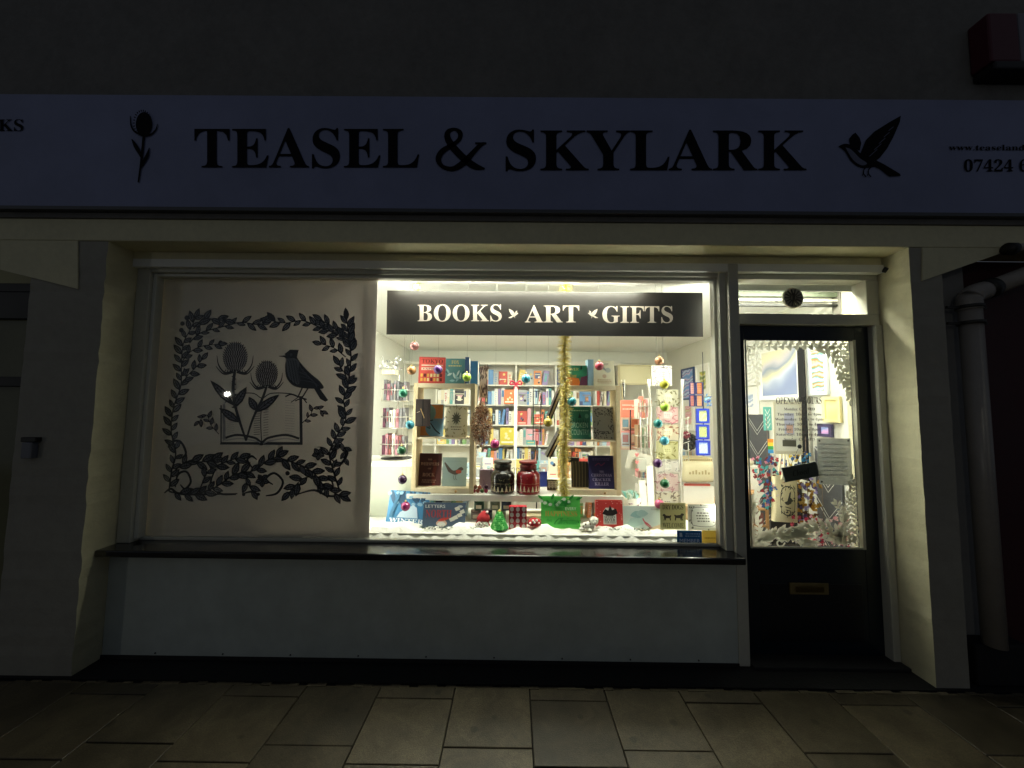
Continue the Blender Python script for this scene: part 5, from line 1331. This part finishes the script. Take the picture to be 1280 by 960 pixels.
# dark curtains / posts
def wall_panel(x0, x1, y0, y1, name, lb, cat, hx, off, chev=False):
    X = 2.335-off; ya, yb = at(x0, 560, X=X).y, at(x1, 560, X=X).y; z1 = at((x0+x1)/2, y0, X=X).z; z0 = at((x0+x1)/2, y1, X=X).z
    t = thing(name, lb, cat, (X, (ya+yb)/2, z0), (0, 0, rad(-90))); w = abs(ya-yb); h = z1-z0
    q = MB(); q.box(-w/2, w/2, -.012, 0, 0, h, mat(hx, .7, var=.1)); q.build('panel', t)
    if chev:
        A = Art(step=.0005); A.k = 26
        for r in range(int(h/.22)+1):
            for s_ in (0, .035):
                z = r*.22+s_; A.line([(-w/2, min(h, z+.14)), (0, min(h, z)), (w/2, min(h, z+.14))], .006, C('#c9c9c2'), False)
        A.build('line_pattern', t)
wall_panel(1003, 1011, 432, 600, 'black_post', 'tall black upright post on the wall behind the door glass', 'post', '#0c0c0e', .05)
wall_panel(938, 962, 518, 690, 'wallpaper_strip', 'dark grey wallpaper strip with pale chevron lines at left behind the door', 'wallpaper', '#55565a', .004, True)
wall_panel(1020, 1052, 560, 690, 'wallpaper_strip', 'dark grey wallpaper strip with pale chevron lines at right behind the door', 'wallpaper', '#4c4d50', .004, True)
wall_panel(962, 1000, 600, 690, 'recess_panel', 'flat black panel standing in for a low wall recess behind the tote bag', 'recess', '#141416', .004)  # a flat black sheet on the wall; no hollow is cut
YD = .62
# easel sheet and bunting
def a_sheet(A):
    A.rect(.08, .06, .92, .94, C('#f1eddc')); A.rect(.38, .38, .72, .78, C('#c4c4dc')); A.rect(.45, .4, .68, .56, C('#dcae9c')); A.rect(.3, .15, .78, .27, C('#4c4a3e'))
card((968, 503, 1003, 568), .32, 'cream poster with small blue and pink picture hanging behind the opening hours', a_sheet, 'poster', 'poster', back='#e4dfca', lean=0, roll=1, thick=.004)
card((955, 509, 965, 538), .5, 'narrow turquoise bookmark hanging left of the cream poster', lambda A: [A.line([(.2, .9-.2*k), (.5, .7-.2*k), (.8, .9-.2*k)], .05, C('#e0f0ec'), False) for k in range(4)], 'bookmark', 'bookmark', back='#62b5ac', lean=0, thick=.003)
t = thing('rainbow_flag', 'small hanging rainbow striped flag left of the cream poster', 'flag', tuple(at(966, 570, Y=.46)))
for k, hx in enumerate(('#3f8fd0', '#3f9a58', '#e6c63c', '#e08a34')):
    q = MB(); q.box(-.035, .035, 0, .003, .02+.026*k, .0455+.026*k, mat(hx, .7)); q.build('stripe', t)
# felt flower garlands
def felt(px0, px1, y0, y1, Y, lb, cols, n, seed):
    R = random.Random(seed); a = at(px0, y1, Y=Y); b = at(px1, y0, Y=Y); t = thing('felt_garland', lb, 'garland', ((a.x+b.x)/2, Y, a.z))
    q = MB(); w = (b.x-a.x); h = b.z-a.z
    for k in range(n):
        c_ = Vector((R.uniform(-w/2, w/2), R.uniform(-.04, .04), R.uniform(0, h))); m_ = mat(R.choice(cols), .85)
        for j in range(5):
            an = j*1.257+R.random(); L = R.uniform(.012, .02); d = Vector((math.cos(an), R.uniform(-.5, 0), math.sin(an)))*L; s_ = Vector((-math.sin(an), 0, math.cos(an)))*L*.45
            q.add([c_, c_+d*.6+s_, c_+d, c_+d*.6-s_], [(0, 1, 2, 3)], m_)
        q.ball(c_+Vector((0, -.004, 0)), .005, m_, 6)
    q.build('felt_flowers', t)
    q = MB(); q.tube([(0, 0, 0), (0, 0, h+.3)], .002, mat('#5a4a3c', .7), 6); q.build('cord', t)
felt(946, 976, 572, 634, .42, 'dense bunch of red, teal and pink felt flowers left of the tote bag', ['#a8323c', '#2f8f94', '#d4899c', '#3b5fa0', '#7a2c30', '#56b0b0', '#dcc8c0'], 120, 5)
felt(999, 1021, 598, 656, .46, 'column of mustard, purple and brown felt flowers right of the tote bag', ['#b98a2c', '#8c6a24', '#6a5a9c', '#c0a050', '#5c3c2c', '#9a90c8'], 90, 6)
felt(992, 1068, 648, 684, .36, 'cluster of pink and red felt flowers at the bottom of the door glass', ['#d84a6a', '#e8a0b0', '#b82c48', '#f0d0d4', '#c8c0c0'], 110, 7)
felt(985, 1010, 562, 590, .6, 'blue and yellow felt flowers behind the small closed sign', ['#2f5fa8', '#e0c040', '#3f8fc0', '#1f3f78'], 40, 8)
# tote bag
p = at(981, 652, Y=.4)
t = thing('tote_bag', 'cream canvas tote bag printed with a black lark in a leafy frame', 'tote bag', tuple(p), (0, rad(2), 0))
q = MB(); vs = []; fs = []; n = 12; w, h = .165, .315
for i in range(n+1):
    for j in range(n+1):
        u, v = i/n, j/n; vs.append(((u-.5)*w*(1-.04*math.sin(v*3)), -.012-.014*math.sin(math.pi*u)*math.sin(math.pi*min(1, v+.1))+.002*math.sin(9*v+6*u), v*h+(.012*math.sin(u*7) if j == n else 0)))
m0 = len(vs); vs += [(x, .02, z) for x, y, z in vs]
for i in range(n):
    for j in range(n): a_ = i*(n+1)+j; fs += [(a_, a_+n+1, a_+n+2, a_+1), (a_+m0, a_+1+m0, a_+n+2+m0, a_+n+1+m0)]
for j in range(n): fs += [(j, j+1, j+1+m0, j+m0), (n*(n+1)+j+1, n*(n+1)+j, n*(n+1)+j+m0, n*(n+1)+j+1+m0)]
q.add(vs, fs, mat('#e0d2aa', .9, var=.06, bump=.5, scale=140), True); q.build('bag', t)
for yy in (-.02, .018):
    q = MB(); q.tube(crom([(-.035, yy, h-.02), (-.02, yy, h+.10), (-.005, yy*.3, h+.22), (.01, yy, h+.10), (.03, yy, h-.02)]), .006, mat('#eee3c2', .9), 6); q.build('strap', t)
A = Art(lambda u, v: ((u-.5)*.10, .05+v*.20), .0004); A.k = 72; k_ = C('#2a2620')
A.line([(.1, .1), (.0, .5), (.1, .9), (.5, 1), (.9, .9), (1, .5), (.9, .1), (.5, 0), (.1, .1)], .035, k_); wreathy(A, k_, 40, 12, .0, .18, .14, .05)
A.poly([(.25, .45), (.45, .5), (.7, .62), (.8, .55), (.72, .42), (.5, .36), (.35, .38)], k_); A.poly([(.45, .5), (.6, .78), (.72, .85), (.66, .6)], k_); A.line([(.3, .3), (.7, .25)], .03, k_); A.line([(.35, .2), (.65, .16)], .03, k_)
A.build('print', t)
# wooden stands left behind the door
t = thing('wooden_rack', 'small open wooden rack at the lower left behind the door glass', 'rack', tuple(at(946, 680, Y=.5)))
wd = mat('#b88c5c', .55, var=.15)
q = MB()
for x in (-.09, .08):
    q.box(x, x+.016, 0, .016, -.0, .36, wd); q.box(x, x+.016, .12, .136, 0, .3, wd)
for z in (.12, .24, .35): q.box(-.074, .08, .0, .136, z, z+.012, wd)
q.build('frame', t)
q = MB()
for k in range(4): q.box(-.06+.035*k, -.035+.035*k, .02, .11, .133, .2+.015*(k % 2), mat(['#ece7da', '#c9b9a2', '#f3f0e6', '#8c5a50'][k], .6))
q.build('cards', t)
t = thing('white_stand', 'white column display stand at the left edge of the door glass', 'stand', (at(936, 600, Y=.7).x, .7, 0))
q = MB(); q.box(-.05, .05, -.05, .05, .002, 1.05, white); q.build('column', t); q = MB(); q.ball((0, 0, 1.09), .04, mat('#cbbfa6', .7, bump=.5), 14, (1, 1, .8)); q.box(-.07, .07, -.06, .06, 1.051, 1.065, white); q.build('finial', t)
# door glass vinyl ---------------------------------------------------------------
frost = mat('#dcdccf', .7, trans=.6)
def dmap(x, y):
    p = at(x, y, Y=.0975); return (max(g0+.003, min(g1-.02, p.x)), max(h0+.004, min(h1-.004, p.z)))
A = Art(dmap, .00005); A.wrap = 50; random.seed(15)
def dv(pts, L, w, st, **k): A.vine(pts, frost, L*.62, w*.5, st*.5, 1.1, spread=.75, **k)
dv([(932, 432), (938, 444), (943, 462), (946, 478)], 11, 5, 6); dv([(936, 432), (946, 445), (950, 460)], 10, 5, 6)
for x in range(932, 1060, 9): dv([(x, 429), (x+5, 434), (x+10, 433), (x+12, 430)], 10, 5, 7)
for k_ in range(3): dv([(1010+12*k_, 431), (1030+9*k_, 438+3*k_), (1044+5*k_, 452+5*k_), (1050+4*k_, 470+8*k_)], 12, 6, 6)
dv([(1044, 434), (1058, 450), (1062, 475), (1063, 500)], 13, 6, 6); dv([(1062, 432), (1061, 460), (1064, 496)], 12, 5, 6)
dv([(1072, 682), (1069, 650), (1066, 625), (1065, 600)], 13, 6, 6); dv([(1064, 682), (1060, 655), (1052, 640), (1046, 630)], 13, 6, 6)
dv([(1056, 684), (1052, 662), (1058, 640), (1062, 615)], 12, 6, 6)
for k_ in range(3):
    dv([(937+6*k_, 683), (955+6*k_, 672-2*k_), (978+6*k_, 664+2*k_), (996+5*k_, 668), (1008+5*k_, 682)], 17, 8, 7)
    dv([(1072-6*k_, 682), (1050-6*k_, 666+2*k_), (1028-6*k_, 656+3*k_), (1006-5*k_, 660+2*k_), (990-5*k_, 670)], 17, 8, 7)
dv([(940, 680), (936, 655), (941, 632), (950, 612)], 14, 7, 6); dv([(946, 680), (948, 655), (944, 640), (936, 628)], 13, 6, 6)
for cx, cy, rr in ((955, 668, 8), (1000, 672, 9), (1036, 668, 10), (1060, 672, 7), (975, 678, 6)):
    A.line([(cx+rr*(1-.08*k)*math.cos(k*.6), cy+rr*(1-.08*k)*math.sin(k*.6)) for k in range(11)], 1.9, frost)
A.build('frosted_border', D, (0, .0975, 0))
A = Art(dmap, .0002); tk = mat('#4b4a48', .7)
A.text('OPENING HOURS', 970, 505, 1027, 496.5, tk)
for k, s_ in enumerate(('Monday: CLOSED', 'Tuesday: 10am to 4pm', 'Wednesday: 10am to 4pm', 'Thursday: 10am to 4pm', 'Friday: 10am to 4pm', 'Saturday: 10am to 4pm', 'Sunday: CLOSED')):
    y = 514+k*6.3; wv = len(s_)*1.38; A.text(s_, 999-wv, y, 999+wv, y-4.4, tk)
A.build('opening_hours', D, (0, .097, 0))
# closed sign, notice
cs = [at(x, y, Y=.09) for x, y in ((978, 586), (1020, 578), (1022, 595), (982, 603))]
t = thing('closed_sign', 'small tilted dark grey sign reading closed hung inside the door glass', 'sign', (0, .085, 0))
ys_ = .02
cs = [at(x, y, Y=.12) for x, y in ((977, 585), (1020, 577), (1025, 595), (982, 603))]
t.location.y = .12
q = MB(); q.prism([(p.x, p.z) for p in cs], 0, .008, mat('#565a56', .6, var=.08)); q.build('board', t)
A = Art(lambda x, y: (lambda p: (p.x, p.z))(at(x, y-(x-1000)*.19, Y=.12))); A.text('Closed', 991, 594, 1011, 586.5, C('#10110f')); A.build('lettering', t)
hk = at(999, 558, Y=.12); q = MB(); q.tube([cs[0]*1.0-Vector((0, .12, 0))+Vector((.05, 0, 0)), (hk.x, 0, hk.z), (cs[1].x-.05, 0, cs[1].z)], .0014, mat('#55524a', .5), 5); q.build('cord', t)
q = MB(); q.ball((hk.x, -.004, hk.z), .014, mat('#1c1c1c', .3), 14, (1, .5, 1)); q.build('suction_hook', t)
t = thing('notice_sheet', 'grey laminated notice sheet of printed lines stuck on the right of the door glass', 'notice', (0, .112, 0))
cs = [at(x, y, Y=.112) for x, y in ((1021, 548), (1063, 548), (1066, 607), (1024, 605))]
q = MB(); q.prism([(p.x, p.z) for p in cs], 0, .001, mat('#c2c5c3', .35, trans=.65, alpha=.8)); q.build('sheet', t)
A = Art(lambda u, v: (cs[0].x+(cs[1].x-cs[0].x)*u, cs[3].z+(cs[0].z-cs[3].z)*v)); scrib(A, C('#dcdcd8'), .1, .9, .15, .92, 8, .022, 8)
A.build('printed_lines', t)
A = Art(lambda x, y: (lambda p: (p.x, p.z))(at(x, y, Y=.112)))
for x, y in ((1024, 551), (1060, 551), (1027, 602), (1062, 604)): A.lock = 6; A.disc(x, y, 1.3, C('#1c1c1c'))
A.build('pins', t)
# through the transom: roller shutter beams
t = thing('shutter_rail', 'dim horizontal rails seen through the glass over the door', 'shutter rail', (0, .35, 0))
for y0, y1, hx in ((357, 362, '#6a6858'), (364, 371, '#5a6250'), (373, 377, '#c9c6b8'), (379, 383, '#14140f')):
    pA, pB = at(905, y0, Y=.35), at(1056, y1, Y=.35); q = MB(); q.box(pA.x, pB.x, 0, .03, pB.z, pA.z, mat(hx, .6)); q.build('rail', t)
q = MB(); pA, pB = at(1048, 358, Y=.34), at(1058, 392, Y=.34); q.box(pA.x, pB.x, -.02, .05, pB.z, pA.z, mat('#77736a', .6)); q.build('end_bracket', t)
print('meshes', len(bpy.data.objects), 'books', nb)

# small stock on a table in the middle of the shop, seen between the oak frames
t = thing('stock_table', 'low white table of small gifts standing between window display and bookcase', 'table', (.0, 1.55, 0))
q = MB(); q.box(-.75, .95, -.2, .3, .78, .81, white); q.build('top', t, bevel=.004)
for x in (-.73, .90):
    for y in (-.18, .25): q = MB(); q.box(x, x+.035, y, y+.035, .002, .779, white); q.build('leg', t)
random.seed(91)
x = -.72; n = 0
while x < .88 and n < 14:
    w = random.uniform(.06, .12); h = random.uniform(.09, .2); cn, hx = random.choices(spine, wts)[0]
    A = Art(step=.0004); A.m.box(0, w, 0, .05, 0, h, mat(hx, .5)); A.k = 2
    for k in range(4):
        m2 = mat(random.choice(spine)[1], .5); random.choice([lambda: A.disc(w*random.uniform(.3, .7), h*random.uniform(.3, .8), w*.2, m2), lambda: A.rect(w*.15, h*(.15+.18*k), w*.85, h*(.2+.18*k), m2)])()
    o = A.m.build('gift_box', None, (x, 1.40+random.uniform(0, .05), .811)); tag(o, f'small {cn} patterned gift box, {ordn[n]} from the left on the white stock table', 'gift box', 'gift boxes on the stock table')
    x += w+random.uniform(.006, .02); n += 1
